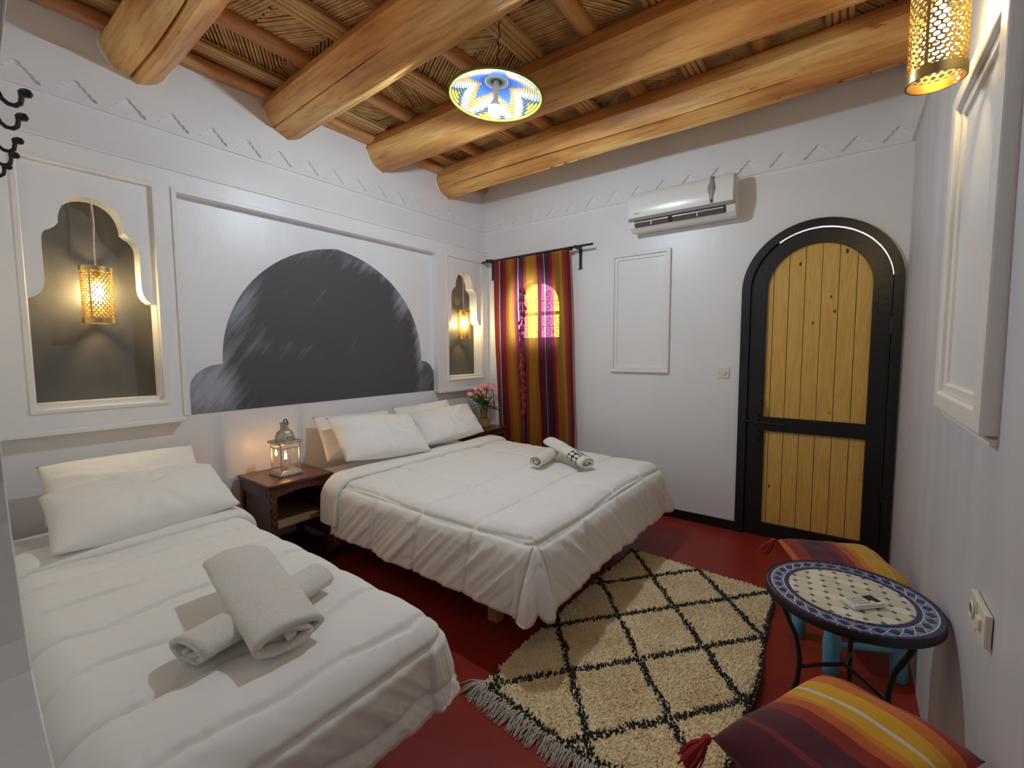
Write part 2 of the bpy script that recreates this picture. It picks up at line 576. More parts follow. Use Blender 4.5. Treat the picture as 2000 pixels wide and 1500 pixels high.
def obj(name, mb, m, parent=None, smooth=False, angle=35, bevel=0, kind=None, loc=None, rot=None, label=None, mats=None):
    me = mb.mesh(name, smooth, angle if smooth else None) if isinstance(mb, MB) else mb
    if isinstance(mb, MB):
        for q in ([m] if m is not None else []) + (mats or []):
            me.materials.append(q)
    o = bpy.data.objects.new(name, me)
    COL.objects.link(o)
    if parent is not None:
        o.parent = parent
    if loc is not None:
        o.location = loc
    if rot is not None:
        o.rotation_euler = rot
    if bevel:
        md = o.modifiers.new('bevel', 'BEVEL')
        md.width = bevel
        md.segments = 2
        md.limit_method = 'ANGLE'
        md.angle_limit = math.radians(40)
    if kind:
        o['kind'] = kind
    if label:
        o['label'] = label
    return o


def tag(o, label, cat, group=None):
    o['label'] = label
    o['category'] = cat
    if group:
        o['group'] = group
    return o


def thing(name, label, cat, loc=(0, 0, 0), rotz=0.0, group=None):
    o = bpy.data.objects.new(name, None)
    COL.objects.link(o)
    o.location = loc
    o.rotation_euler = (0, 0, rotz)
    o.empty_display_size = 0.05
    return tag(o, label, cat, group)


def dup_tree(o, parent=None):
    c = o.copy()
    COL.objects.link(c)
    if parent is not None:
        c.parent = parent
    for ch in list(o.children):
        dup_tree(ch, c)
    return c


def nz(x, y=0.0, z=0.0, s=0):
    return noise.noise(Vector((x + 13.7 * s, y + 5.1 * s, z + 9.3 * s)))


def YZ(u, v, a): return (a, u, v)
def XZ(u, v, a): return (u, a, v)
def XY(u, v, a): return (u, v, a)
def rect(a, b, c, d): return [(a, b), (c, b), (c, d), (a, d)]


def arc(cx, cy, r, a0, a1, n=12, ry=None):
    ry = ry or r
    return [(cx + r * math.cos(math.radians(a0 + (a1 - a0) * i / n)), cy + ry * math.sin(math.radians(a0 + (a1 - a0) * i / n)))
            for i in range(n + 1)]


W = 3.448
H = 3.24
YB = -5.6      # back of the room behind the camera

# ================================================================== SETTING
floor = obj('floor', MB().box((-0.3, YB - 0.2, -0.1), (W + 0.3, 0.3, 0)), FLOOR, kind='structure')


# ---- bed wall (x = 0) with two cusped niches
def niche_poly(yc, g=0.0):
    """cusped arch outline around yc, lower part full width; g grows it"""
    h1, h2 = 0.247 + g, 0.186 + g
    right = [(h1, 1.15 - g), (h1, 1.665)]
    right += [(h2 + (h1 - h2) * (1 - math.sin(t * PI / 2)), 1.665 + 0.085 * (1 - math.cos(t * PI / 2))) for t in
              (0.25, 0.5, 0.75, 1.0)]
    right += [(h2, 1.90)]
    right += arc(h2 - 0.055 - g, 1.945, 0.055 + g, 0, 75, 6, 0.075)[0:]
    # big upper lobe up to the point
    x0, z0 = 0.125 + g * 0.7, 2.035
    right += [(x0, z0)]
    for i in range(1, 9):
        t = i / 8
        right.append((x0 * (1 - t ** 1.9), z0 + (2.185 + g - z0) * (math.sin(t * PI / 2) ** 0.9)))
    pts = [(yc + x, z) for x, z in right]
    pts += [(yc - x, z) for x, z in reversed(right[:-1])]
    return pts


NL, NR = -3.14, -0.352
wall_left = obj('wall_left', MB().plate(rect(YB, 0, 0.15, H), [niche_poly(NL), niche_poly(NR)], YZ, -0.16, 0.0), WHITE,
                kind='structure')
# panelling that stands proud of the wall, open below behind the double bed
cen = [(-2.775, 1.012), (-2.775, 2.31), (-0.755, 2.31), (-0.755, 1.012)]
out = [(YB, 1.012), (-2.775, 1.012), (-2.775, 2.31), (-0.755, 2.31), (-0.755, 1.012), (0, 1.012), (0, 2.425), (YB, 2.425)]
nl_rect = rect(-3.392, 1.125, -2.888, 2.312)
nr_rect = rect(-0.604, 1.125, -0.100, 2.312)
obj('panelling', MB().plate(out, [nl_rect, nr_rect], YZ, -0.002, 0.06), WHITE, wall_left, bevel=0.003)
for yc, rc in ((NL, nl_rect), (NR, nr_rect)):
    obj('niche_panel', MB().plate(rc, [niche_poly(yc)], YZ, 0.0, 0.042), WHITE, wall_left)
    obj('niche_back', MB().plate(rect(yc - 0.30, 1.10, yc + 0.30, 2.25), [], YZ, -0.075, -0.06), NICHEG, wall_left)
    a, b_, c_, d_ = rc[0][0], rc[0][1], rc[2][0], rc[2][1]
    obj('moulding', MB().plate(rect(a - 0.022, b_ - 0.022, c_ + 0.022, d_ + 0.022), [rect(a, b_, c_, d_)], YZ, 0.05, 0.068),
        TRIMW, wall_left, bevel=0.004)
# moulding round the recessed centre panel (open at the bottom)
fr = [(-2.800, 1.03), (-2.800, 2.335), (-0.730, 2.335), (-0.730, 1.03), (-0.755, 1.03), (-0.755, 2.31), (-2.775, 2.31), (-2.775, 1.03)]
obj('moulding', MB().plate(fr, [], YZ, 0.055, 0.070), TRIMW, wall_left, bevel=0.003)
# ledge under the two outer blocks and strip on top of the panelling
for y0, y1 in ((-3.72, -2.79), (-0.74, -0.001)):
    obj('ledge', MB().box((0.0, y0, 0.995), (0.075, y1, 1.02)), TRIMW, wall_left, bevel=0.004)
obj('moulding', MB().box((0.0, YB, 2.425), (0.068, 0, 2.440)), TRIMW, wall_left, bevel=0.004)

# painted arch behind the double bed
ap = [(-2.742, 1.022), (-2.742, 1.185)]
ap += [(-2.742 + 0.185 * (1 - math.cos(t * PI / 2)), 1.185 + 0.14 * math.sin(t * PI / 2)) for t in (0.2, 0.4, 0.6, 0.8, 1.0)]
cy, hw = -1.735, 0.822
for i in range(0, 25):
    t = i / 24
    an = PI * (1 - 0.5 * t)
    # slightly ogival: leans to a soft point
    ap.append((cy + hw * math.cos(an) * (1.0), 1.345 + (0.80 * math.sin(an)) + 0.035 * t ** 4))
mir = []
for i in range(23, -1, -1):
    t = i / 24
    an = PI * 0.5 * t
    mir.append((cy + hw * math.cos(an), 1.345 + 0.80 * math.sin(an) + 0.035 * t ** 4))
ap += mir
ap += [(-0.752 - 0.16 * (1 - math.sin(t * PI / 2)), 1.16 + 0.15 * math.cos(t * PI / 2) ** 1.0) for t in (0.0, 0.25, 0.5, 0.75, 1.0)]
ap += [(-0.757, 1.022)]
ap = [p for i, p in enumerate(ap) if i == 0 or (abs(p[0] - ap[i - 1][0]) + abs(p[1] - ap[i - 1][1])) > 1e-4]
obj('painted_arch', MB().plate(ap, [], YZ, 0.0005, 0.003), CHALK, wall_left)


# upper band standing proud of the wall, with stepped scalloped merlons carved into it
def merlon(c, z0=2.680):
    st = []
    for k in range(21):
        t = k / 20
        bmp = 0.0075 * abs(math.sin(4 * PI * t))
        st.append((0.078 * (1 - t) + bmp * 0.73, 0.083 * t + bmp * 0.68))
    st[-1] = (0, 0.083)
    return [(c + x, z0 + z) for x, z in st] + [(c - x, z0 + z) for x, z in reversed(st[:-1])]


mers = [merlon(-3.56 + i * 0.2015) for i in range(18) if -3.56 + i * 0.2015 < -0.1]
obj('frieze', MB().plate(rect(YB, 2.656, -0.016, 2.90), mers, YZ, 0.0, 0.015), WHITE, wall_left)

# ---- far wall (y = 0) with window and door openings
WX0, WX1, WZ0, WZS = 0.377, 0.945, 1.500, 1.815
win_hole = [(WX0, WZ0), (WX1, WZ0)] + arc((WX0 + WX1) / 2, WZS, (WX1 - WX0) / 2, 0, 180, 20)
DX0, DX1, DZS = 2.526, 3.440, 1.822
DXC, DR = (DX0 + DX1) / 2, (DX1 - DX0) / 2
door_hole = [(DX0, 0.0), (DX1, 0.0)] + arc(DXC, DZS, DR, 0, 180, 40)
outer = [(-0.16, 0), (DX0, 0)] + list(reversed(arc(DXC, DZS, DR, 0, 180, 40))) + [(DX1, 0), (W + 0.16, 0), (W + 0.16, H), (-0.16, H)]
wall_back = obj('wall_back', MB().plate(outer, [win_hole], XZ, 0.0, 0.16), WHITE, kind='structure')
mers = [merlon(3.37 - i * 0.2065) for i in range(17) if 3.37 - i * 0.2065 > 0.1]
obj('frieze', MB().plate(rect(0.016, 2.656, W, 2.90), mers, XZ, -0.015, 0.0), WHITE, wall_back)
P0, P1, Q0, Q1 = 1.487, 1.998, 1.205, 2.222
fpan = obj('frame_panel', MB().plate(rect(P0, Q0, P1, Q1), [rect(P0 + .028, Q0 + .028, P1 - .028, Q1 - .028)], XZ, -0.026, 0),
           TRIMW, wall_back, bevel=0.006)
obj('inner_bead', MB().plate(rect(P0 + .028, Q0 + .028, P1 - .028, Q1 - .028), [rect(P0 + .055, Q0 + .055, P1 - .055, Q1 - .055)],
    XZ, -0.014, 0), TRIMW, fpan, bevel=0.004)
obj('panel_field', MB().box((P0 + .05, -0.004, Q0 + .05), (P1 - .05, 0, Q1 - .05)), WHITE, fpan)
obj('baseboard_back', MB().box((0.0, -0.012, 0), (DX0 - 0.002, 0, 0.072)), BLACKP, kind='structure')

# ---- right wall
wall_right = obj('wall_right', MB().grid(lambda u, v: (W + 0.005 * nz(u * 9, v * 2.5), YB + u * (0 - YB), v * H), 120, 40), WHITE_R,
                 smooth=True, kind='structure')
obj('wall_backing', MB().box((W + 0.02, YB, 0), (W + 0.16, 0.16, H)), WHITE, wall_right)
obj('cornice_band', MB().plate([(W - 0.018, 2.655), (W, 2.655), (W, H), (W - 0.018, H)], [], lambda u, v, a: (u, a, v), -5.5, 0),
    TRIMW, wall_right)
RY0, RY1, RZ0, RZ1 = -2.268, -1.600, 1.198, 2.215
rp = obj('frame_panel', MB().plate(rect(RY0, RZ0, RY1, RZ1), [rect(RY0 + .07, RZ0 + .055, RY1 - .07, RZ1 - .055)], YZ, W - 0.034, W + 0.02),
         TRIMW, wall_right, bevel=0.006)
obj('inner_bead', MB().plate(rect(RY0 + .07, RZ0 + .055, RY1 - .07, RZ1 - .055), [rect(RY0 + .105, RZ0 + .085, RY1 - .105, RZ1 - .085)],
    YZ, W - 0.020, W + 0.02), TRIMW, rp, bevel=0.004)
obj('panel_field', MB().box((W - 0.010, RY0 + .1, RZ0 + .08), (W + 0.02, RY1 - .1, RZ1 - .08)), PANELW, rp)
obj('sill_strip', MB().box((W - 0.014, RY0, RZ0 - 0.02), (W + 0.02, RY1 - 0.03, RZ0 - 0.006)), TRIMW, rp)

# ---- near wall at the left, its plaster end bows in the picture; the camera looks past it
PY = -3.64
prof = [(2.56, 0.0), (2.52, 0.55), (2.40, 0.787), (2.33, 0.800), (2.285, 0.811), (2.23, 0.830), (2.18, 0.853), (2.125, 0.885), (2.085, 0.925), (2.05, 0.98),
        (2.02, 1.04), (1.99, 1.10), (1.965, 1.17), (1.95, 1.25), (1.95, 1.345), (2.03, 1.553), (2.14, 1.68), (2.35, 1.742), (2.45, 1.775), (2.60, 1.95), (2.66, 2.4), (2.68, H)]
wall_front = obj('wall_front', MB().plate([(0, 0)] + prof + [(0, H)], [], XZ, PY - 0.06, PY), WHITE, bevel=0.004, kind='structure')
obj('back_of_room', MB().box((-0.16, YB - 0.16, 0), (W + 0.16, YB, H)), WHITE, wall_front)

# ================================================================== CEILING
ceiling = obj('ceiling', MB().box((-0.16, YB, 3.235), (W + 0.16, 0.16, 3.33)), DECK, kind='structure')


def log_mesh(seed, y0, y1, z0, z1, r0, r1, cracks):
    n = 20
    angs = [2 * PI * j / n for j in range(n)]
    fac = [1 + 0.05 * nz(math.cos(a) * 1.6, math.sin(a) * 1.6, seed * 3.1) + (0.075 if j % 5 == 0 else 0) for j, a in enumerate(angs)]
    rings = 56
    xs = [-0.02 + (W + 0.04) * i / (rings - 1) for i in range(rings)]
    vs = []
    info = []
    for a, f_ in zip(angs, fac):
        info.append((a, f_, 0, 0))
    for (ca, x0, x1, dp, wd, wob) in cracks:
        for da, k in ((-1, 0), (0, 1), (1, 0)):
            info.append((ca, 1.0, da, (x0, x1, dp, wd, wob)))
    allr = []
    for x in xs:
        t = (x + 0.02) / (W + 0.04)
        yc = y0 + (y1 - y0) * t + 0.022 * nz(x * 0.9, seed)
        zc = z0 + (z1 - z0) * t + 0.018 * nz(x * 0.8, seed + 7.7)
        r = r0 + (r1 - r0) * t
        ring = []
        for (a, f_, da, ex) in info:
            if ex:
                x0_, x1_, dp, wd, wob = ex
                e = max(0.0, min(1.0, (x - x0_) / 0.25, (x1_ - x) / 0.25))
                a2 = a + wob * math.sin(x * 1.7 + seed) + da * (0.012 + wd * e)
                rr = r * (1.0 - (dp * e if da == 0 else 0.0))
            else:
                a2 = a
                rr = r * f_
            rr *= 1 + 0.028 * nz(x * 2.2, math.cos(a2) * 1.5, math.sin(a2) * 1.5 + seed)
            ring.append((a2 % (2 * PI), rr, yc, zc, x))
        ring.sort(key=lambda q: q[0])
        # drop regular vertices that fall inside a crack's span
        allr.append(ring)
    m = len(allr[0])
    for ring in allr:
        for (a2, rr, yc, zc, x) in ring:
            vs.append((x, yc + rr * math.cos(a2), zc + rr * math.sin(a2)))
    fs = []
    for i in range(rings - 1):
        for j in range(m):
            a = i * m + j
            b_ = i * m + (j + 1) % m
            fs.append((a, b_, b_ + m, a + m))
    fs.append(tuple(range(m)))
    fs.append(tuple((rings - 1) * m + j for j in range(m)))
    mb = MB()
    mb.add(vs, fs)
    return mb


def deg(a): return math.radians(a)


beams = [(1, -2.905, -2.96, 3.015, 3.02, 0.142, 0.13, [(deg(256), -0.5, 4, 0.22, 0.035, 0.03)]),
         (2, -2.085, -2.20, 3.02, 3.00, 0.148, 0.150, [(deg(292), 0.0, 4, 0.15, 0.02, 0.05), (deg(228), -0.3, 1.3, 0.08, 0.012, 0.04)]),
         (3, -1.300, -1.270, 3.03, 3.01, 0.140, 0.152, [(deg(286), 0.2, 4, 0.15, 0.015, 0.06)]),
         (4, -0.535, -0.570, 3.015, 3.02, 0.140, 0.148, [(deg(222), 0.15, 2.9, 0.25, 0.04, 0.10), (deg(270), 0.0, 0.9, 0.1, 0.02, 0.05)]),
         (5, -3.87, -3.85, 3.02, 3.02, 0.14, 0.14, [])]
for bdef in beams:
    obj('beam', log_mesh(*bdef), BEAM, ceiling, smooth=True, angle=28)
# plaster collar where each log enters the bed wall
for bdef in beams[:4]:
    obj('plaster_collar', MB().lathe([(0.150, 0), (0.158, 0.004), (0.150, 0.010)], 22), TRIMW, wall_left,
        loc=(0.0, bdef[1], bdef[3]), rot=(0, PI / 2, 0), smooth=True)

cross = []
for i in range(5):
    cross.append(('pole', 0.44 + 0.752 * i))
for i in range(5):
    cross.append(('cane', 0.085 + 0.745 * i))
cross.sort(key=lambda q: q[1])
reed_m = {}
for kind_, x in cross:
    if x > W:
        continue
    if kind_ == 'pole':
        pts = [(x + 0.018 * nz(t * 1.5, x * 3), -4.0 + 4.0 * t / 14, 3.178 + 0.006 * nz(t, x)) for t in range(15)]
        obj('cross_pole', MB().tube(pts, [0.050 + 0.008 * nz(t * 0.9, x * 5, 3) for t in range(15)], 10), POLE, ceiling, smooth=True, angle=45)
    else:
        bn = MB().box((x - 0.055, -4.0, 3.182), (x + 0.055, 0, 3.194))
        bo = obj('reed_bundle', bn, REEDB, ceiling)
        for k in range(4):
            xx = x - 0.0495 + 0.033 * k
            pts = [(xx + 0.003 * nz(t * 2.1, xx * 40), -4.0 + 4.0 * t / 16, 3.163 + 0.004 * nz(t, xx * 30, 5)) for t in range(17)]
            obj('reed', MB().tube(pts, [0.0152 + 0.0014 * (t % 3 == k % 3) for t in range(17)], 8), REEDB, bo, smooth=True, angle=60)
obj('wall_plate', MB().box((-0.01, -4.0, 3.10), (0.022, 0, 3.235)), POLE, ceiling)
# wall pole along the bed wall
pts = [(0.034 + 0.006 * nz(t * 1.3), -4.0 + 4.0 * t / 20, 3.092 + 0.008 * nz(t * 0.7, 2)) for t in range(21)]
obj('wall_pole', MB().tube(pts, [0.040 + 0.008 * nz(t * 0.8, 9) for t in range(21)], 9), POLE, ceiling, smooth=True, angle=45)

# herringbone reed matting laid over the poles
mt = MB()
edges = sorted([x for k_, x in cross if x < W] + [-0.1, W + 0.05])
rr = random.Random(3)


def clip(px, py, dx, dy, x0, x1, y0, y1):
    t0, t1 = -9.0, 9.0
    for p, d, a, b_ in ((px, dx, x0, x1), (py, dy, y0, y1)):
        if abs(d) < 1e-6:
            if p < a or p > b_:
                return None
            continue
        u0, u1 = (a - p) / d, (b_ - p) / d
        if u0 > u1:
            u0, u1 = u1, u0
        t0, t1 = max(t0, u0), min(t1, u1)
    return (t0, t1) if t1 - t0 > 0.02 else None


for si in range(len(edges) - 1):
    x0, x1 = edges[si] + 0.0, edges[si + 1] - 0.0
    if x1 - x0 < 0.05:
        continue
    y = -4.0
    cell = 0
    while y < 0:
        y1_ = min(0.0, y + rr.uniform(0.30, 0.42))
        if 0 - y1_ < 0.12:
            y1_ = 0.0
        ang = deg((58, -30, 12, -62, 30)[(cell * 2 + si * 3) % 5] + rr.uniform(-5, 5))
        dx, dy = math.cos(ang), math.sin(ang)
        nx, ny = -dy, dx
        cx_, cy_ = (x0 + x1) / 2, (y + y1_) / 2
        half = 0.5 * (abs(nx) * (x1 - x0) + abs(ny) * (y1_ - y))
        s_ = -half
        zo = 3.205 + (0.006 if cell % 2 else 0)
        while s_ < half:
            px, py = cx_ + nx * s_, cy_ + ny * s_
            c_ = clip(px, py, dx, dy, x0, x1, y, y1_)
            if c_:
                a = (px + dx * c_[0], py + dy * c_[0])
                b_ = (px + dx * c_[1], py + dy * c_[1])
                z_ = zo + rr.uniform(-0.002, 0.002)
                r_ = rr.uniform(0.0072, 0.0095)
                mt.tube([(a[0], a[1], z_ + rr.uniform(-.004, .004)), (b_[0], b_[1], z_ + rr.uniform(-.004, .004))], r_, 6, cap=False)
            s_ += rr.uniform(0.0175, 0.0215)
        y = y1_
        cell += 1
obj('reed_matting', mt, REED, ceiling, kind='stuff', smooth=True, angle=80)

# ================================================================== DOOR AND WINDOW
door = bpy.data.objects.new('door_1', None)
COL.objects.link(door)
door['kind'] = 'structure'


def arch_shape(x0, x1, z0, zs, n=36, rz=None):
    c, r = (x0 + x1) / 2, (x1 - x0) / 2
    return [(x0, z0), (x1, z0)] + arc(c, zs, r, 0, 180, n, rz or r)


fx0, fx1 = DX0 + 0.058, DX1 - 0.052
frame_o = [(DX0, 0), (fx0, 0)] + list(reversed(arc((fx0 + fx1) / 2, DZS, (fx1 - fx0) / 2, 0, 180, 36))) + [(fx1, 0), (DX1, 0)] + \
    arc(DXC, DZS, DR, 0, 180, 36)
fx0, fx1 = DX0 + 0.058, DX1 - 0.052
obj('door_light_block', MB().plate(arch_shape(2.64, 3.34, 0.05, DZS), [], XZ, 0.046, 0.060), BLACKP, door)  # unseen board added behind the planks to keep sky light out
stop = [(fx0 - .02, 0.0), (fx0 + .02, 0.0), (fx0 + .02, DZS)] + list(reversed(arc((fx0 + fx1) / 2, DZS, (fx1 - fx0) / 2 - .02, 125, 180, 10)))[1:] + \
    arc((fx0 + fx1) / 2, DZS, (fx1 - fx0) / 2 + .02, 125, 180, 10)
obj('door_leak_strip', MB().plate(stop, [], XZ, 0.046, 0.075), BLACKP, door)  # added strip blocks light round the leaf, shaped to leave the top arc open
obj('door_leak_strip', MB().box((fx1 - .02, 0.046, 0.0), (fx1 + .02, 0.075, DZS + 0.05)), BLACKP, door)  # added on the hinge side to block light leaking past the leaf
obj('threshold_light_block', MB().box((DX0, 0.002, -0.01), (DX1, 0.16, 0.010)), BLACKP, door)  # added under the leaf to cut the bright leak onto the floor
obj('door_frame', MB().plate(frame_o, [], XZ, -0.022, 0.10), BLACKP, door, bevel=0.004)
ax0, ax1 = fx0 + 0.0025, fx1 - 0.0025
up_hole = arch_shape(2.690, 3.286, 0.902, DZS)
lo_hole = rect(2.700, 0.105, 3.288, 0.800)
leaf = obj('door_leaf', MB().plate(arch_shape(ax0, ax1, 0.008, DZS - 0.003), [up_hole, lo_hole], XZ, 0.0, 0.045), BLACKP, door, bevel=0.004)
cuts = [2.680, 2.728, 2.821, 2.916, 3.011, 3.107, 3.203, 3.300]
for i in range(7):
    a, b_ = cuts[i] + 0.0015, cuts[i + 1] - 0.0015
    xc, r = (2.690 + 3.286) / 2, 0.30
    top = []
    for k in range(7):
        x = b_ + (a - b_) * k / 6
        dxx = min(1.0, abs(x - xc) / (r + 0.012))
        top.append((x, DZS + (r + 0.012) * math.sqrt(max(0.0, 1 - dxx * dxx)) + 0.004))
    obj('plank', MB().plate([(a, 0.890), (b_, 0.890)] + top, [], XZ, 0.020, 0.040), PINE, leaf, bevel=0.003)
    obj('plank', MB().box((a, 0.020, 0.095), (b_, 0.040, 0.815)), PINE, leaf, bevel=0.003)
bo = obj('slide_bolt', MB().tube([(2.545, -0.030, 0.868), (2.83, -0.014, 0.856)], 0.007, 8), IRON, door, smooth=True)
obj('bolt_staple', MB().box((2.640, -0.032, 0.842), (2.665, 0, 0.882)), IRON, bo, bevel=0.002)
obj('bolt_staple', MB().box((2.560, -0.036, 0.852), (2.580, -0.02, 0.886)), IRON, bo, bevel=0.002)
hd = obj('pull_handle', MB().tube([(2.668, 0.002, 1.03), (2.676, -0.038, 1.01), (2.680, -0.045, 0.96), (2.674, -0.038, 0.925), (2.666, 0.002, 0.91)], 0.008, 8),
         IRON, door, smooth=True)
obj('latch_plate', MB().box((2.640, -0.008, 0.90), (2.688, 0.001, 1.06)), IRON, hd, bevel=0.002)
hd2 = obj('pull_handle', MB().tube([(2.664, 0.002, 0.80), (2.674, -0.030, 0.785), (2.676, -0.034, 0.755), (2.668, -0.026, 0.73), (2.660, 0.002, 0.722)], 0.007, 8),
          IRON, door, smooth=True)
for zz in (0.45, 1.55):
    obj('hinge', MB().tube([(3.386, -0.012, zz - 0.05), (3.386, -0.012, zz + 0.05)], 0.009, 8), IRON, door, smooth=True)

win = bpy.data.objects.new('window_1', None)
COL.objects.link(win)
win['kind'] = 'structure'
wi = [(WX0, WZ0), (WX1, WZ0)] + arc((WX0 + WX1) / 2, WZS, (WX1 - WX0) / 2, 0, 180, 24)
g = 0.03
wh = [(WX0 + g, WZ0 + g), (WX1 - g, WZ0 + g)] + arc((WX0 + WX1) / 2, WZS, (WX1 - WX0) / 2 - g, 0, 180, 24)
obj('window_frame', MB().plate(wi, [wh], XZ, 0.07, 0.11), BLACKP, win, bevel=0.002)
obj('mullion', MB().box((WX0, 0.072, 1.750), (WX1, 0.108, 1.785)), BLACKP, win, bevel=0.002)
obj('mullion', MB().box((0.648, 0.072, WZ0), (0.674, 0.108, 2.09)), BLACKP, win, bevel=0.002)


def spiral(cx, cz, r0, turns, a0, sgn=1, n=26, y=0.13):
    return [(cx + sgn * r0 * (1 - 0.85 * t / n) * math.cos(a0 + turns * 2 * PI * t / n), y,
             cz + r0 * (1 - 0.85 * t / n) * math.sin(a0 + turns * 2 * PI * t / n)) for t in range(n + 1)]


grille = obj('window_grille', MB().tube([(WX0, 0.13, 1.64), (WX1, 0.13, 1.64)], 0.004, 6), IRON, win, smooth=True)
for xx in (0.52, 0.80):
    obj('bar', MB().tube([(xx, 0.13, WZ0), (xx, 0.13, 2.06)], 0.004, 6), IRON, grille, smooth=True)
obj('bar', MB().tube([(WX0, 0.13, 1.90), (WX1, 0.13, 1.90)], 0.004, 6), IRON, grille, smooth=True)
for (cx_, cz_, a, sg) in [(0.745, 1.575, 0, 1), (0.855, 1.575, 0, -1), (0.745, 1.70, PI, 1), (0.855, 1.70, PI, -1), (0.46, 1.575, 0, 1),
                          (0.57, 1.575, 0, -1), (0.46, 1.70, PI, 1), (0.57, 1.70, PI, -1), (0.74, 1.845, 0, 1), (0.86, 1.845, 0, -1),
                          (0.74, 1.965, PI, 1), (0.85, 1.955, PI, -1), (0.46, 1.845, 0, 1), (0.58, 1.845, 0, -1), (0.58, 1.965, PI, -1)]:
    obj('scroll', MB().tube(spiral(cx_, cz_, 0.048, 1.4, a, sg), 0.0035, 5), IRON, grille, smooth=True)
obj('window_pane', MB().plate(wi, [], XZ, 0.088, 0.092), GLASS_M, win)

# ================================================================== LAMPS
def lantern_mesh(r=0.064, h=0.29, cols=22, rows=19, seed=1):
    rd = random.Random(seed)
    mb = MB()
    z0, z1 = 0.026, h - 0.022
    dz = (z1 - z0) / rows
    da = 2 * PI / cols

    def P(a, z, rr=r): return (rr * math.cos(a), rr * math.sin(a), max(z0, min(z1, z)))
    for i in range(rows + 1):
        off = 0.5 if i % 2 else 0.0
        zc = z0 + dz * i
        for j in range(cols):
            ac = da * (j + off)
            k = rd.uniform(0.58, 0.82)
            oc, ic = [], []
            for q in range(6):
                t = PI / 6 + q * PI / 3
                ox, oz = math.cos(t) * da * 0.5774, math.sin(t) * dz * 0.667
                oc.append(P(ac + ox, zc + oz))
                ic.append(P(ac + ox * k, zc + oz * k))
            fs = [(q, (q + 1) % 6, 6 + (q + 1) % 6, 6 + q) for q in range(6)]
            mb.add(oc + ic, fs)
    return mb.mesh('pierced_cylinder')


pierced = lantern_mesh()
pierced.materials.append(BRASS)


def link_mesh():
    mb = MB()
    pts = [(0.0045 * math.cos(a), 0, 0.0095 * math.sin(a)) for a in [2 * PI * k / 12 for k in range(12)]]
    mb.tube(pts, 0.0014, 5, closed=True)
    return mb.mesh('chain_link', True)


linkm = link_mesh()
linkm.materials.append(BRASSD)


def lantern(loc, top_z, label, group, rot=0.0, cable_from=None):
    t = thing('pierced_lantern', label, 'lantern', loc, rot, group)
    h = 0.29
    sh = obj('pierced_shade', pierced, None, t)
    md = sh.modifiers.new('solid', 'SOLIDIFY')
    md.thickness = 0.0014
    r = 0.064
    obj("bottom_band",
        ring_mb(r, 0.0, 0.027), BRASSD, t, smooth=True, angle=50)
    obj('top_band', ring_mb(r, h - 0.024, h), BRASSD, t, smooth=True, angle=50)
    obj('seam_strip', MB().box((r * .97, -0.004, 0.01), (r + 0.002, 0.004, h - 0.005)), BRASSD, t)
    obj('top_spider', MB().tube([(-r, 0, h - .006), (r, 0, h - .006)], 0.003, 6).tube([(0, -r, h - .006), (0, r, h - .006)], 0.003, 6), BRASSD, t)
    obj('lamp_holder', MB().lathe([(0.014, h - 0.075), (0.016, h - 0.07), (0.016, h - 0.02), (0.006, h - 0.004), (0.004, h + 0.012)], 16), BRASSD, t,
        smooth=True)
    obj('bulb', MB().lathe([(0.002, h * .40), (0.014, h * .41), (0.023, h * .47), (0.025, h * .53), (0.019, h * .62), (0.011, h * .72), (0.010, h - .075)], 18),
        BULB_W, t, smooth=True)
    ch = None
    n = int((top_z - loc[2] - h) / 0.0155)
    for i in range(n):
        o = obj('chain_link' if ch is None else 'link', linkm, None, t if ch is None else ch, loc=(0, 0, h + 0.010 + i * 0.0155) if ch is None else
                (0, 0, i * 0.0155), rot=(0, 0, (i % 2) * PI / 2))
        if ch is None:
            ch = o
    zt = top_z - loc[2]
    obj('flex', MB().tube([(0.003, 0, h), (0.010, 0.004, h + (zt - h) * .3), (-0.002, 0.006, h + (zt - h) * .65), (0.003, 0.003, zt)], 0.0026, 6), PLASTIC, t,
        smooth=True)
    return t


def ring_mb(r, z0, z1, th=0.0025, n=36):
    mb = MB()
    pr = [(r - th, z0), (r + th, z0), (r + th, z1), (r - th, z1)]
    vs, fs = [], []
    for j in range(n):
        a = 2 * PI * j / n
        for rr_, z in pr:
            vs.append((rr_ * math.cos(a), rr_ * math.sin(a), z))
    for j in range(n):
        for k in range(4):
            a = j * 4 + k
            b_ = j * 4 + (k + 1) % 4
            c_ = ((j + 1) % n) * 4 + (k + 1) % 4
            d_ = ((j + 1) % n) * 4 + k
            fs.append((a, b_, c_, d_))
    return mb.add(vs, fs)


lantern((0.028, -3.135, 1.552), 2.182, 'pierced brass lantern hanging in the grey niche above the single bed', 'pierced brass lanterns', rot=deg(-35))
lantern((0.028, -0.350, 1.520), 2.182, 'pierced brass lantern in the small far niche beside the striped curtain', 'pierced brass lanterns', rot=deg(150))
lantern((3.335, -1.945, 2.150), 3.19, 'pierced brass lantern hanging close to the right wall in the upper right corner', 'pierced brass lanterns', rot=deg(-115))

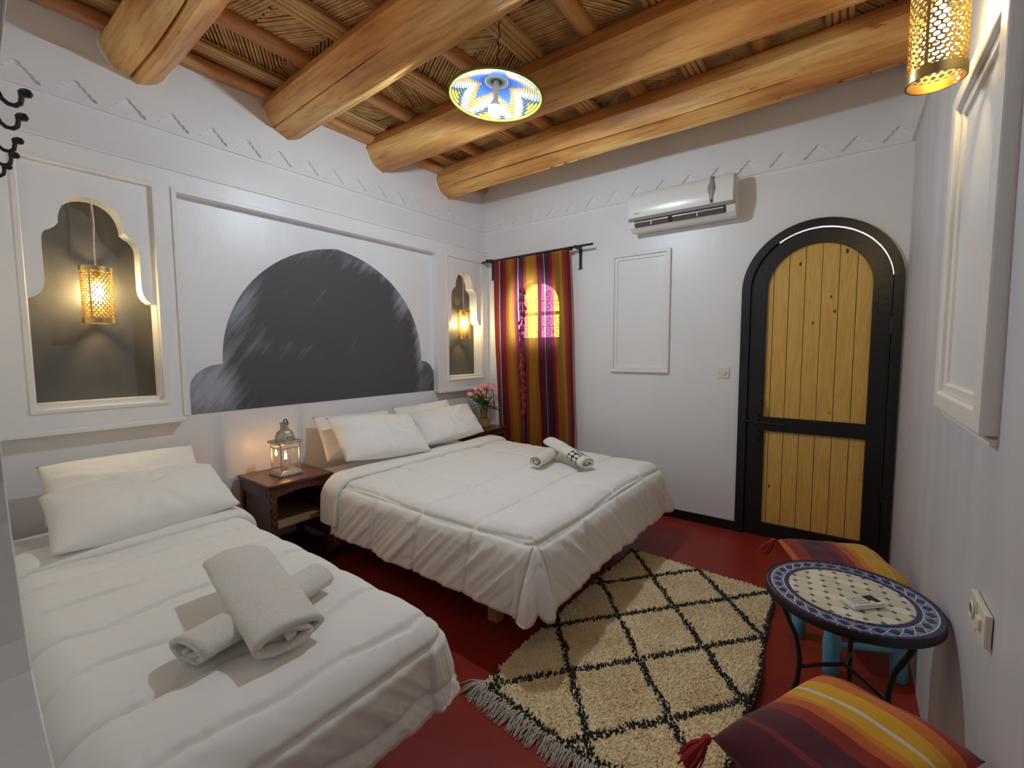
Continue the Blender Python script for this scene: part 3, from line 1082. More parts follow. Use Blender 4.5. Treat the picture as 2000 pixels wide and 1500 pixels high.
# ---- pendant: shallow coiled basket shade round a cool bulb
PC = Vector((1.592, -1.757, 2.762))
pend = thing('pendant_lamp', 'round coiled basket pendant with blue star pattern and bare bright bulb', 'lamp', PC)
pend.rotation_euler = (deg(-2), deg(3), 0)
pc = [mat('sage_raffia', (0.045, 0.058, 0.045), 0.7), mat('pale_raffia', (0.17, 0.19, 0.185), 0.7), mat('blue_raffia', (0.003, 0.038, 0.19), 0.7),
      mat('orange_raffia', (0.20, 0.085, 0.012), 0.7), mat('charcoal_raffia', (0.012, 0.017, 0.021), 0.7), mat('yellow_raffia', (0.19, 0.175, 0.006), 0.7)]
mb = MB()
NR_, NS_ = 19, 150
RP = 0.255
fm = []
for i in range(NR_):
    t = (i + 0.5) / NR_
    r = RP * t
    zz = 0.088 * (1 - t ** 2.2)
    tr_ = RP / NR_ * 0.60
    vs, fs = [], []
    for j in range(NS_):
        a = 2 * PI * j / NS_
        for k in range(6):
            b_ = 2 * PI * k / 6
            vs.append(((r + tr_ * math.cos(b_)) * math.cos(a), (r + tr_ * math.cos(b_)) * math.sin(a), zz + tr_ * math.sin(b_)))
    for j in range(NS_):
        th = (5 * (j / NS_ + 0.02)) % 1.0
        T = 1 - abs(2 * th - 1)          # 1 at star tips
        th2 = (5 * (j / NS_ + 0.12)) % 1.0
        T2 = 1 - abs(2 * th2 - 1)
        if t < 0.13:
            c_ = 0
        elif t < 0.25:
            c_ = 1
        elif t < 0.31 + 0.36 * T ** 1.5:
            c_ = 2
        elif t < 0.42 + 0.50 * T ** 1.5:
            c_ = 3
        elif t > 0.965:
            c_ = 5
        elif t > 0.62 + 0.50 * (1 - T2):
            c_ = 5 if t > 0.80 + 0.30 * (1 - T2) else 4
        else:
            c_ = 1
        for k in range(6):
            a = j * 6 + k
            b_ = j * 6 + (k + 1) % 6
            c2 = ((j + 1) % NS_) * 6 + (k + 1) % 6
            d2 = ((j + 1) % NS_) * 6 + k
            fs.append((a, b_, c2, d2))
            fm.append(c_)
    mb.add(vs, fs)
me = bpy.data.meshes.new('basket_shade')
me.from_pydata(mb.v, [], mb.f)
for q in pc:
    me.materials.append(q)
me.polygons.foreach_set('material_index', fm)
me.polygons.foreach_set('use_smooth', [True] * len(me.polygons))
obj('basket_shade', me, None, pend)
obj('lamp_holder', MB().lathe([(0.012, 0.092), (0.016, 0.085), (0.016, 0.02), (0.013, -0.014)], 18), PLASTIC, pend, smooth=True)
bl = obj('bulb', MB().lathe([(0.001, -0.102), (0.014, -0.100), (0.027, -0.090), (0.035, -0.074), (0.037, -0.062), (0.0355, -0.052)], 24),
         BULB_C, pend, smooth=True)
obj('bulb_base', MB().lathe([(0.0362, -0.0518), (0.034, -0.044), (0.022, -0.026), (0.014, -0.012)], 24), PLASTIC, bl, smooth=True)
pts = [(0.006 * math.sin(t * 0.9) * (1 if t else 0), 0.004 * math.cos(t * 1.7), 0.085 + t * 0.0105) for t in range(37)]
obj('cord', MB().tube(pts, 0.0032, 6), CORD, pend, smooth=True)

# ================================================================== AIR CONDITIONER
ac = thing('air_conditioner', 'white split air conditioner unit mounted on the wall above the framed panel', 'air conditioner', (2.10, 0, 2.355))
AW = 0.392
prof_ac = [(0, 0.05), (-0.03, 0.012), (-0.08, 0.0), (-0.125, 0.004), (-0.158, 0.030), (-0.168, 0.062), (-0.172, 0.085), (-0.150, 0.100), (-0.150, 0.292), (0, 0.292)]


def ac_fn(u, v, a): return (a, u, v)


obj('casing', MB().plate(prof_ac, [], ac_fn, -AW, AW), PLASTIC, ac, bevel=0.004)
front = [(-0.140, 0.100), (-0.198, 0.098), (-0.206, 0.13), (-0.207, 0.18), (-0.203, 0.23), (-0.195, 0.27), (-0.178, 0.292), (-0.140, 0.296)]
obj('front_cover', MB().plate(front, [], ac_fn, -AW, AW - 0.012), PLASTIC, ac, smooth=True, angle=40)
obj('grey_strip', MB().plate([(-0.150, 0.078), (-0.186, 0.078), (-0.198, 0.096), (-0.150, 0.096)], [], ac_fn, -AW, AW - 0.012), GREYP, ac)
obj('outlet', MB().plate([(-0.120, 0.014), (-0.168, 0.034), (-0.182, 0.074), (-0.120, 0.076)], [], ac_fn, -AW + 0.045, AW - 0.065), DARKV, ac)
for x0, x1 in ((-AW + 0.052, -0.075), (-0.045, AW - 0.072)):
    lv = obj('louvre', MB().plate([(-0.165, 0.028), (-0.171, 0.030), (-0.188, 0.060), (-0.182, 0.062)], [], ac_fn, x0, x1), LOUV, ac)
    obj('louvre_lip', MB().box((x0, -0.192, 0.058), (x1, -0.182, 0.064)), PLASTIC, lv)
    xm = (x0 + x1) / 2
    obj('louvre_divider', MB().box((xm - 0.003, -0.190, 0.032), (xm + 0.003, -0.172, 0.060)), PLASTIC, lv)
dp = [(0.238 + sx * w_, z) for sx, w_, z in ((-1, .010, .104), (-1, .013, .15), (-1, .026, .205), (-1, .012, .29))] + \
     [(0.238 + w_, z) for w_, z in ((.012, .29), (.026, .205), (.013, .15), (.010, .104))]


def fy(z):
    pts_ = [(-0.198, 0.098), (-0.206, 0.13), (-0.207, 0.18), (-0.203, 0.23), (-0.195, 0.27), (-0.178, 0.292)]
    for (ya, za), (yb, zb) in zip(pts_, pts_[1:]):
        if z <= zb:
            return ya + (yb - ya) * (z - za) / (zb - za) - 0.0015
    return -0.178


DSPW = [(0.104, .010), (.13, .0105), (.15, .013), (.18, .021), (.205, .026), (.23, .021), (.25, .014), (.27, .012), (.291, .012)]
obj('display_panel', MB().grid(lambda u, v: (0.238 + (v * 2 - 1) * DSPW[round(u * 8)][1], fy(DSPW[round(u * 8)][0]), DSPW[round(u * 8)][0]), 9, 3), GREYP, ac,
    smooth=True).modifiers.new('solid', 'SOLIDIFY').thickness = -0.004
obj('display_slit', MB().box((0.234, -0.2110, 0.112), (0.243, -0.206, 0.20)), DARKV, ac)


def text_obj(name, txt, size, m, parent, loc, rot, ext=0.0005):
    cu = bpy.data.curves.new(name, 'FONT')
    cu.body = txt
    cu.size = size
    cu.extrude = ext
    tmp = bpy.data.objects.new(name + '_tmp', cu)
    COL.objects.link(tmp)
    dg = bpy.context.evaluated_depsgraph_get()
    me = bpy.data.meshes.new_from_object(tmp.evaluated_get(dg))
    bpy.data.objects.remove(tmp)
    me.materials.clear()
    me.materials.append(m)
    o = bpy.data.objects.new(name, me)
    COL.objects.link(o)
    o.parent = parent
    o.location = loc
    o.rotation_euler = rot
    return o


text_obj('logo', 'TBres', 0.020, LOGO, ac, (-0.345, -0.2075, 0.122), (PI / 2, 0, 0))

# ================================================================== SWITCH AND SOCKET
sw = thing('light_switch', 'square ivory light switch on the white wall left of the door', 'switch', (2.414, 0, 1.221))
obj('switch_plate', MB().box((-0.042, -0.009, -0.041), (0.042, 0.001, 0.041)), IVORY, sw, bevel=0.003)
obj('rocker', MB().box((-0.018, -0.014, -0.018), (0.018, -0.008, 0.018)), IVORY, sw, bevel=0.002)
for sx in (-1, 1):
    obj('screw', MB().lathe([(0.003, 0), (0.003, 0.0015)], 10), LOUV, sw, loc=(sx * 0.031, -0.009, 0), rot=(PI / 2, 0, 0))
so = thing('wall_socket', 'double ivory socket and switch plate low on the right wall', 'socket', (W - 0.004, -2.262, 0.768))
so.scale = (0.8, 0.86, 0.9)
obj('socket_plate', MB().box((-0.010, -0.084, -0.043), (0.006, 0.084, 0.043)), IVORY, so, bevel=0.003)
obj('module_gap', MB().box((-0.0105, -0.0015, -0.040), (-0.008, 0.0015, 0.040)), LOUV, so)
obj('rocker', MB().box((-0.018, -0.052, -0.016), (-0.008, -0.022, 0.016)), IVORY, so, bevel=0.002)
obj('socket_well', MB().tube([(-0.014 + 0, 0.042 + 0.020 * math.cos(a), 0.020 * math.sin(a)) for a in [2 * PI * k / 24 for k in range(24)]], 0.003, 6, closed=True),
    IVORY, so, smooth=True)
obj('socket_recess', MB().lathe([(0.017, 0), (0.017, 0.001)], 20), LOUV, so, loc=(-0.0105, 0.042, 0), rot=(0, -PI / 2, 0))

# ================================================================== COAT HOOKS ON THE NEAR WALL
hooks = thing('coat_hook_rack', 'black wrought iron row of curled coat hooks at the left edge', 'coat rack', (0, 0, 0))
obj('rail', MB().box((1.25, PY, 1.842), (2.13, PY + 0.004, 1.858)), IRON, hooks, bevel=0.001)
for i in range(5):
    x = (2.074, 1.961, 1.822, 1.719, 1.620)[i]
    ty = (-3.587, -3.580, -3.572, -3.568, -3.570)[i]
    z = 1.820
    c = [(x, PY, z + 0.022), (x, PY + 0.010, z + 0.014), (x, ty - 0.032, z - 0.004), (x, ty - 0.028, z - 0.016), (x, ty - 0.021, z - 0.022), (x, ty - 0.013, z - 0.022),
         (x, ty - 0.007, z - 0.016), (x, ty - 0.005, z - 0.006), (x, ty - 0.006, z + 0.003), (x, ty - 0.003, z + 0.006)]
    hk = obj('hook', MB().tube(c, 0.0036, 8), IRON, hooks, smooth=True)
    obj('ball_tip', MB().lathe([(0.0005, -0.0070), (0.0054, -0.0055), (0.0078, 0), (0.0054, 0.0055), (0.0005, 0.0070)], 14), IRON, hk,
        loc=(x, ty + 0.001, z + 0.003), smooth=True)

# ================================================================== CURTAIN
def cz(u, z):
    """gathered cloth: y offset of the curtain at width u and height z"""
    k = (2.31 - z) / 2.2
    return -0.088 + (0.012 + 0.020 * k) * math.sin(u * 31 + 1.6 * math.sin(u * 9 + k * 1.2)) + 0.018 * nz(u * 6, k * 2.2, 4) * (0.3 + k)


def curt_fn(u, v):
    z = 2.325 - v * 2.195
    k = v
    wl = 0.211 + 0.045 * k - 0.014 * math.sin(k * 5)
    wr = 1.098 + 0.082 * min(1, k * 1.35) + 0.008 * math.sin(k * 7)
    uu = u + (0.010 * math.sin(k * 6 + u * 12) + 0.012 * nz(u * 5, k * 2.5, 8)) * min(1, k * 4) * (1 - abs(2 * u - 1) ** 4)
    return (wl + (wr - wl) * uu, cz(u, z), z)


curtain = obj('striped_curtain', MB().grid(curt_fn, 190, 70, uv=True), CURT, smooth=True, angle=180)
tag(curtain, 'long striped red, orange and purple curtain over the arched window', 'curtain')
rod = thing('curtain_rod', 'black wrought iron curtain rod with leaf-ended bracket above the window', 'curtain rod', (0, 0, 0))
obj('rod', MB().tube([(0.052, -0.100, 2.318), (1.345, -0.100, 2.330)], 0.010, 10), IRON, rod, smooth=True)
# rod runs through the curtain's top hem
for x in (0.135, 1.175):
    bk = obj('bracket', MB().box((x - 0.014, -0.010, 2.16), (x + 0.014, 0.0, 2.345)), IRON, rod, bevel=0.002)
    obj('bracket_arm', MB().box((x - 0.010, -0.115, 2.312), (x + 0.010, 0.0, 2.342)), IRON, bk, bevel=0.003)
    for sx in (-1, 0, 1):
        obj('leaf_tip', MB().tube([(x, -0.006, 2.175), (x + sx * 0.010, -0.008, 2.150), (x + sx * 0.030, -0.012, 2.136 if sx else 2.128)], [0.006, 0.005, 0.001], 6), IRON, bk,
            smooth=True)
for x in (0.185, 1.118):
    obj('collar', MB().lathe([(0.012, -0.022), (0.019, -0.016), (0.019, 0.016), (0.012, 0.022)], 12), IRON, rod, loc=(x, -0.100, 2.3205), rot=(0, PI / 2, 0), smooth=True)
# line of red tassels hanging down the middle of the curtain, hung on a cord
tr = random.Random(5)
cordp = [(0.602 + 0.012 * math.sin(i * 0.5), -0.128 - 0.006 * math.sin(i * 1.1), 2.08 - i * 0.075) for i in range(19)]
tc = obj('tassel_cord', MB().tube(cordp, 0.004, 6), REDT, curtain, smooth=True)


def tassel_mb(ln=0.05, r=0.010, strands=16, sp=0.012, seed=1, dirv=(0, 0, -1)):
    rd = random.Random(seed)
    mb = MB()
    mb.lathe([(r * .3, 0.012), (r * .65, 0.006), (r * .75, -0.004), (r * .6, -0.014)], 10)
    for i in range(strands):
        a = rd.uniform(0, 2 * PI)
        q = math.sqrt(rd.random())
        x, y = math.cos(a), math.sin(a)
        l2 = ln * rd.uniform(0.75, 1.05)
        mb.tube([(x * r * .5 * q, y * r * .5 * q, -0.008), (x * (r * .7 + sp * .5 * q), y * (r * .7 + sp * .5 * q), -l2 * .5),
                 (x * (r * .5 + sp * q), y * (r * .5 + sp * q), -l2)], 0.0021, 5)
    return mb


small_t = [tassel_mb(0.060, 0.010, 18, 0.012, k).mesh('tassel', True) for k in range(3)]
for q in small_t:
    q.materials.append(REDT)
for i, p in enumerate(cordp[1:-1]):
    for sgn in (-1, 1):
        obj('tassel', small_t[(i + sgn) % 3], None, tc, loc=(p[0] + sgn * tr.uniform(0.008, 0.02), p[1] - 0.004, p[2] + tr.uniform(-0.01, 0.02)),
            rot=(tr.uniform(-.2, .2), sgn * tr.uniform(-0.5, -0.1), tr.uniform(0, 3)))
side = obj('side_cord', MB().tube([(0.225, -0.115, 1.06), (0.222, -0.125, 0.98), (0.232, -0.125, 0.86)], 0.003, 6), REDT, curtain, smooth=True)
obj('tassel', tassel_mb(0.075, 0.013, 22, 0.010, 8), REDT, side, smooth=True, loc=(0.232, -0.125, 0.855))

# ================================================================== BEDS, BEDDING
def smooth01(x):
    x = max(0.0, min(1.0, x))
    return x * x * (3 - 2 * x)


def make_duvet(name, label, x0, x1, y0, y1, ztop, hem, R, drops, seams, seed, puff, sides=('f', 'n', 'p'), wr=0.010, nu=330, nv=330, notch=True):
    """cloth over the core rectangle; drops past the foot (x1) and both long sides"""
    D = PI / 2 * R + hem
    LX, LY = (x1 + D) - x0, (y1 + D) - (y0 - D)

    def prof_(d):
        if d < PI / 2 * R:
            return R * math.sin(d / R), -R * (1 - math.cos(d / R))
        e = d - PI / 2 * R
        return R + 0.10 * e, -R - e

    def fn(u, v):
        qx = x0 + u * LX
        qy = (y0 - D) + v * LY
        kx, ky = min(qx, x1), max(y0, min(y1, qy))
        ox, oy = qx - kx, qy - ky
        d = max(abs(ox), abs(oy))
        hyp = math.hypot(ox, oy)
        # local hem length varies a little
        fac = 1 + 0.10 * nz(qx * 1.3, qy * 1.3, seed)
        ang = 0.0
        corner = 0.0
        if hyp > 1e-6:
            dx, dy = ox / hyp, oy / hyp
            if abs(ox) > 1e-6 and abs(oy) > 1e-6:
                ang = math.atan2(abs(oy), abs(ox)) / (PI / 2)      # 0 foot .. 1 side
                corner = 1 - abs(2 * ang - 1)
        else:
            dx = dy = 0.0
        lin = d / D
        dd = d * (fac if d > R else 1.0)
        if notch and corner:
            lobes = 0.03 * math.sin(PI * ang * 2) ** 2
            nt_ = math.exp(-((ang - 0.5) / 0.07) ** 2)
            dd *= 1 + (lobes - 0.07 * nt_) * smooth01(lin)
        o, z = prof_(dd)
        if notch and corner:
            o += (0.055 * math.sin(PI * ang) - 0.018 * math.exp(-((ang - 0.5) / 0.06) ** 2)) * smooth01(lin * 1.3 - 0.3)
        elif corner:
            o += 0.035 * math.sin(PI * ang) * smooth01(lin * 1.3 - 0.3)
            dd *= 1
        # wrinkles down the drop
        s_ = (qx - qy) if not corner else (kx - ky) + ang * 0.25
        w_ = smooth01((d - 0.06) / 0.18)
        o += w_ * wr * (1.3 * nz(s_ * 9, d * 1.5, seed + 1) + 1.2 * nz(s_ * 24, d * 2.5, seed + 2) + 0.5 * abs(nz(s_ * 50, d * 5.0, seed + 8)))
        x = kx + dx * o
        y = ky + dy * o
        zz = ztop + z
        # tucked under at the hem
        # top: puffiness, seams, soft wrinkles
        top = 1 - smooth01(d / (R * 1.6))
        bul, gr = seams(qx, qy, d, ox, oy)
        body = puff * bul - 0.015 * gr
        pk = 1 - bul
        body += pk * 0.0045 * nz(qx * 38, qy * 38, seed + 11)
        zz += top * (body + 0.010 * nz(qx * 1.7, qy * 1.7, seed + 3) + 0.0035 * nz(qx * 7 + qy * 3, qy * 5, seed + 4)
                     + 0.010 * (abs(nz(qx * 2.6 + qy * 1.2, qy * 2.2 - qx, seed + 6))) + 0.004 * abs(nz(qx * 8 - qy * 6, qy * 3 + qx * 3, seed + 9)))
        x += dx * (1 - top) * body
        y += dy * (1 - top) * body
        return (x, max(y, -3.620), zz)
    me = MB().grid(fn, nu, nv)
    # hem piping along the three hanging edges
    edge = [fn(u / 120, 0) for u in range(121)] + [fn(1, v / 120) for v in range(1, 121)] + [fn(1 - u / 120, 1) for u in range(1, 121)]
    o = obj(name, me, LINEN, smooth=True, angle=180)
    md = o.modifiers.new('solid', 'SOLIDIFY')
    md.thickness = 0.022
    md.offset = -1
    tag(o, label, 'duvet')
    obj('piping', MB().tube(edge, 0.006, 6), PIPE, o, smooth=True)
    return o, fn


def gl(d, w_=0.011): return math.exp(-(d / w_) ** 2)


def seams_double(qx, qy, d, ox, oy):
    g_, e = 0.0, 9.0
    # perimeter seam where the top turns over
    dist = abs(d - 0.085)
    g_ = max(g_, gl(dist, 0.009))
    e = min(e, dist)
    # grid of long rectangles
    for k in range(-1, 5):
        c_ = 2.04 + 0.085 - 0.37 * k
        dx_ = abs(qx - c_ + 0.02 * math.sin(qy * 4))
        on = 1.0
        g_ = max(g_, gl(dx_, 0.008) * 0.8 * on)
        e = min(e, dx_)
    for k in range(0, 5):
        c_ = -2.175 + 0.42 * k
        dy_ = abs(qy - c_ + 0.018 * math.sin(qx * 5))
        g_ = max(g_, gl(dy_, 0.008) * 0.8)
        e = min(e, dy_)
    return 1 - math.exp(-e / 0.07), g_


def seams_single(qx, qy, d, ox, oy):
    g_, e = 0.0, 9.0
    for k in range(-1, 9):
        ph = 0.5 * k
        zig = 0.030 * (abs(((qy * 2.6 + ph) % 1.0) * 2 - 1) - 0.5) + 0.012 * math.sin(qy * 9 + k)
        c_ = 2.12 - 0.235 * k
        dx_ = abs(qx - c_ + zig)
        g_ = max(g_, gl(dx_, 0.009))
        e = min(e, dx_)
    if ox > 0 or oy > 0:
        dist = abs(d - 0.12)
        g_ = max(g_, gl(dist, 0.009) * 0.7)
    return 1 - math.exp(-e / 0.06), g_


duv_d, fd = make_duvet('duvet', 'white quilted duvet with square stitching spread over the double bed', 0.60, 2.045, -2.095, -0.60, 0.578, 0.215, 0.105, 0,
                       seams_double, 1.3, 0.014)
duv_s, fs_ = make_duvet('duvet', 'white quilted duvet with zigzag stitching spread over the single bed', 0.66, 2.105, -3.515, -2.86, 0.580, 0.14, 0.100, 0,
                        seams_single, 4.1, 0.014, nu=330, nv=230, notch=False)


def fold_band(owner, fx0, fx1, y0, y1, zt, side_drop, seed, R=0.115, lift=0.018):
    """turned down end of the duvet lying across the bed and hanging at its sides"""
    D = PI / 2 * R + side_drop
    Ltot = (y1 - y0) + 2 * D

    def fn(u, v):
        q = (y0 - D) + v * Ltot
        ky = max(y0, min(y1, q))
        oy = q - ky
        d = abs(oy)
        if d < PI / 2 * R:
            o, z = R * math.sin(d / R), -R * (1 - math.cos(d / R))
        else:
            o, z = R + 0.08 * (d - PI / 2 * R), -R - (d - PI / 2 * R)
        # closed loop profile across the fold (a soft flattened roll)
        a = 2 * PI * u
        cx_, hx = (fx0 + fx1) / 2, (fx1 - fx0) / 2
        px = cx_ + hx * math.copysign(abs(math.cos(a)) ** 0.6, math.cos(a)) + 0.015 * nz(q * 2.4, 3, seed)
        th = lift * math.copysign(abs(math.sin(a)) ** 0.8, math.sin(a)) + 0.004 * nz(q * 6, u * 4, seed)
        sg = 1 if oy > 0 else -1
        bend = min(1.0, d / (PI / 2 * R))
        nyv, nzv = sg * math.sin(bend * PI / 2), math.cos(bend * PI / 2)
        px -= 0.03 * bend * bend
        wv = 0.010 * nz(px * 14, d * 3, seed + 2) * bend
        return (px, ky + sg * (o + wv) + nyv * th, zt + z + nzv * th)
    return obj('turned_down_fold', MB().grid(fn, 28, 150, closeu=True), LINEN, owner, smooth=True, angle=180)


fold_band(duv_d, 0.525, 0.70, -2.095, -0.60, 0.600, 0.165, 2.2, lift=0.024)
fold_band(duv_s, 0.60, 0.82, -3.500, -2.86, 0.602, 0.06, 5.2, lift=0.026)


def make_bed(name, label, x0, x1, y0, y1, ztop, legs, matx=None):
    t = thing(name, label, 'bed', ((x0 + x1) / 2, (y0 + y1) / 2, 0))
    L_, W_ = x1 - x0, y1 - y0
    fz0, fz1 = 0.20, 0.29
    fr_ = MB()
    obj('bed_frame', MB().plate(rect(-L_ / 2, -W_ / 2, L_ / 2, W_ / 2), [rect(-L_ / 2 + .04, -W_ / 2 + .04, L_ / 2 - .04, W_ / 2 - .04)], XY, fz0, fz1), LEGW, t, bevel=0.004)
    for i in range(8):
        xx = -L_ / 2 + 0.12 + i * (L_ - 0.24) / 7
        obj('slat', MB().box((xx - 0.035, -W_ / 2 + .02, fz1 - 0.02), (xx + 0.035, W_ / 2 - .02, fz1)), LEGW, t)
    for (lx, ly) in legs:
        obj('leg', MB().box((lx - 0.032 - (x0 + x1) / 2, ly - 0.032 - (y0 + y1) / 2, 0), (lx + 0.032 - (x0 + x1) / 2, ly + 0.032 - (y0 + y1) / 2, fz0 + 0.04)), LEGW, t,
            bevel=0.004)

    def mfn(u, v):
        a, b_ = (u * 2 - 1), (v * 2 - 1)
        return a, b_
    mm = bmesh.new()
    bmesh.ops.create_cube(mm, size=1)
    for v_ in mm.verts:
        v_.co = Vector((v_.co.x * L_, v_.co.y * W_, v_.co.z * (ztop - fz1 - 0.002) + (ztop + fz1 + 0.002) / 2))
    bmesh.ops.bevel(mm, geom=mm.edges[:], offset=0.035, segments=4, affect='EDGES', profile=0.6)
    me_ = bpy.data.meshes.new('mattress')
    mm.to_mesh(me_)
    mm.free()
    me_.materials.append(SHEET)
    me_.polygons.foreach_set('use_smooth', [True] * len(me_.polygons))
    obj('mattress', me_, None, t)
    return t


make_bed('double_bed', 'low double bed with white mattress and short pine legs below the painted arch', 0.09, 2.02, -2.085, -0.62, 0.535,
         [(1.755, -1.99), (1.755, -0.72), (0.25, -1.99), (0.25, -0.72), (1.93, -1.55)])
make_bed('single_bed', 'low single bed with white mattress and pine leg at the left of the room', 0.09, 2.08, -3.56, -2.87, 0.535,
         [(1.97, -2.93), (1.97, -3.52), (0.25, -2.93), (0.25, -3.52)])


def pillow(label, BL, BR, TL, TR, th, seed, flat=0.0, grp='white pillows'):
    """cushion spanning the four corners (bottom left/right, top left/right)"""
    BL, BR, TL, TR = map(Vector, (BL, BR, TL, TR))
    c = (BL + BR + TL + TR) / 4
    ex = ((BR - BL) + (TR - TL)) / 4
    ey = ((TL - BL) + (TR - BR)) / 4
    n = ex.cross(ey).normalized()
    mb_ = MB()
    nn = 46

    def side(sg):
        def fn(u, v):
            a, b_ = u * 2 - 1, v * 2 - 1
            # bilinear corner shape with slightly concave edges
            conc = 0.035
            sa = a * (1 - conc * (1 - b_ * b_) * abs(a) ** 3)
            sb = b_ * (1 - conc * 1.5 * (1 - a * a) * abs(b_) ** 3)
            p = c + ex * sa + ey * sb
            ra = max(0.0, 1 - abs(a) ** 2.6)
            rb = max(0.0, 1 - abs(b_) ** 2.6)
            h = (ra * rb) ** 0.55
            rad = math.atan2(b_, a)
            edge_w = max(abs(a), abs(b_))
            wr_ = 0.020 * nz(math.cos(rad) * 3.0 + a, math.sin(rad) * 3.0 + b_, seed) + \
                0.011 * abs(nz(a * 3.4 + seed + b_ * 1.5, b_ * 2.2 + a * 2.0, seed + 2)) + 0.006 * abs(nz(a * 5 - b_ * 6, b_ * 3, seed + 7))
            wr_ += 0.016 * smooth01((edge_w - 0.55) / 0.4) * nz(rad * 7.0, edge_w * 1.3, seed + 3)
            sag = -0.02 * (1 - b_) * (1 - a * a)
            return p + n * sg * (h * (th / 2) * (1 + (0.15 if sg > 0 else -0.2)) + (wr_ * h if sg > 0 else 0)) + ey.normalized() * sag * h
        return fn
    mb_.grid(side(1), nn, 32)
    mb_.grid(side(-1), nn, 32)
    me_ = bpy.data.meshes.new('pillow')
    me_.from_pydata(mb_.v, [], mb_.f)
    bm_ = bmesh.new()
    bm_.from_mesh(me_)
    bmesh.ops.remove_doubles(bm_, verts=bm_.verts, dist=0.0015)
    bmesh.ops.recalc_face_normals(bm_, faces=bm_.faces)
    bm_.to_mesh(me_)
    bm_.free()
    me_.materials.append(LINEN)
    me_.polygons.foreach_set('use_smooth', [True] * len(me_.polygons))
    o = bpy.data.objects.new('pillow', me_)
    COL.objects.link(o)
    return tag(o, label, 'pillow', grp)


# single bed: one lying in front, one against the wall
pillow('plump white pillow lying in front on the single bed', (0.830, -3.465, 0.638), (0.775, -2.800, 0.648), (0.395, -3.455, 0.785), (0.325, -2.760, 0.765), 0.17, 1.1,
       grp='pillows on the single bed')
pillow('creased white pillow propped against the wall behind on the single bed', (0.40, -3.43, 0.640), (0.38, -2.80, 0.630), (0.12, -3.42, 0.86), (0.115, -2.78, 0.855), 0.14, 2.7,
       grp='pillows on the single bed')
pillow('white pillow in front at the left of the double bed', (0.545, -2.050, 0.655), (0.650, -1.410, 0.650), (0.245, -2.035, 0.945), (0.320, -1.325, 0.875), 0.16, 3.4,
       grp='pillows on the double bed')
pillow('white pillow leaning behind the left front one on the double bed', (0.30, -2.045, 0.620), (0.33, -1.42, 0.62), (0.075, -2.03, 0.93), (0.10, -1.37, 0.90), 0.11, 4.9,
       grp='pillows on the double bed')
pillow('white pillow in front at the far right of the double bed', (0.500, -1.340, 0.650), (0.572, -0.695, 0.655), (0.20, -1.27, 0.850), (0.255, -0.545, 0.900), 0.16, 5.5,
       grp='pillows on the double bed')
pillow('white pillow standing against the wall at the far right of the double bed', (0.26, -1.30, 0.630), (0.30, -0.68, 0.63), (0.08, -1.32, 0.905), (0.09, -0.675, 0.945), 0.12, 6.6,
       grp='pillows on the double bed')


def rolled_towel(name, label, p0, p1, ry, rz_, m, seed, turns=3.2, grp=None, n=40, fold=0.0, band=None, th=0.010, tilt=0.0):
    """towel rolled into a flattened spiral, axis p0 -> p1"""
    p0, p1 = Vector(p0), Vector(p1)
    ax = (p1 - p0).normalized()
    sd = ax.cross(Vector((0, 0, 1))).normalized()
    upv = sd.cross(ax).normalized()
    if tilt:
        q = Matrix.Rotation(tilt, 3, ax)
        sd, upv = q @ sd, q @ upv
    Ln = (p1 - p0).length
    steps = int(turns * 30)
    phase = 1.5 * PI - 2 * PI * turns + 0.2

    def base(s_, a_):
        t = s_ / steps
        ang = 2 * PI * turns * t + phase
        k = 0.14 + 0.86 * t
        wob = 1 + 0.035 * nz(math.cos(ang) * 1.3, math.sin(ang) * 1.3, a_ * 1.2 + seed)
        y_ = ry * k * math.cos(ang) * wob
        z_ = rz_ * k * math.sin(ang) * wob
        # telescoped ends: inner turns stand out or in
        off = 0.016 * math.sin(t * 9 + seed) * (1 if a_ > 0.5 else -1) * abs(2 * a_ - 1) ** 6
        lump = 0.006 * nz(a_ * 5, math.cos(ang) * 2, math.sin(ang) * 2 + seed)
        return p0 + ax * (Ln * a_ + off) + sd * (y_) + upv * (z_ + lump)
    mb_ = MB()
    na = 26
    mb_.grid(lambda u, v: base(u * steps, v), steps + 1, na)
    if band:
        mb_.uv = {}
        for i in range(steps + 1):
            for j in range(na):
                mb_.uv[i * na + j] = (j / (na - 1), i / 30.0)
    o = obj(name, mb_, m, smooth=True, angle=180)
    md = o.modifiers.new('solid', 'SOLIDIFY')
    md.thickness = th
    md.offset = -1
    return tag(o, label, 'towel', grp)


rolled_towel('rolled_towel', 'white terry towel rolled up and lying underneath on the single bed', (1.850, -3.345, 0.635), (1.755, -2.950, 0.632), 0.082, 0.043, TERRY, 0.6,
             2.6, 'rolled terry towels on the single bed', th=0.013)
rolled_towel('rolled_towel', 'thick white terry towel laid crosswise on top on the single bed', (1.530, -3.120, 0.700), (2.010, -3.180, 0.645), 0.116, 0.046, TERRY, 2.2,
             2.6, 'rolled terry towels on the single bed', th=0.016)
obj_leaf = MB()
for k in range(5):
    a = 1.2 + k * 0.18
    obj_leaf.tube([(0, 0, 0), (0.02 * math.cos(a), 0.02 * math.sin(a), 0.004), (0.045 * math.cos(a + .1), 0.045 * math.sin(a + .1), 0.002 + 0.003 * k)], [0.0026, 0.002, 0.0006], 5)
lf = obj('golden_fringe', obj_leaf, GOLD_T, loc=(1.745, -2.935, 0.612), smooth=True)
tag(lf, 'small golden fringe tip poking out beside the rolled towel', 'fringe')


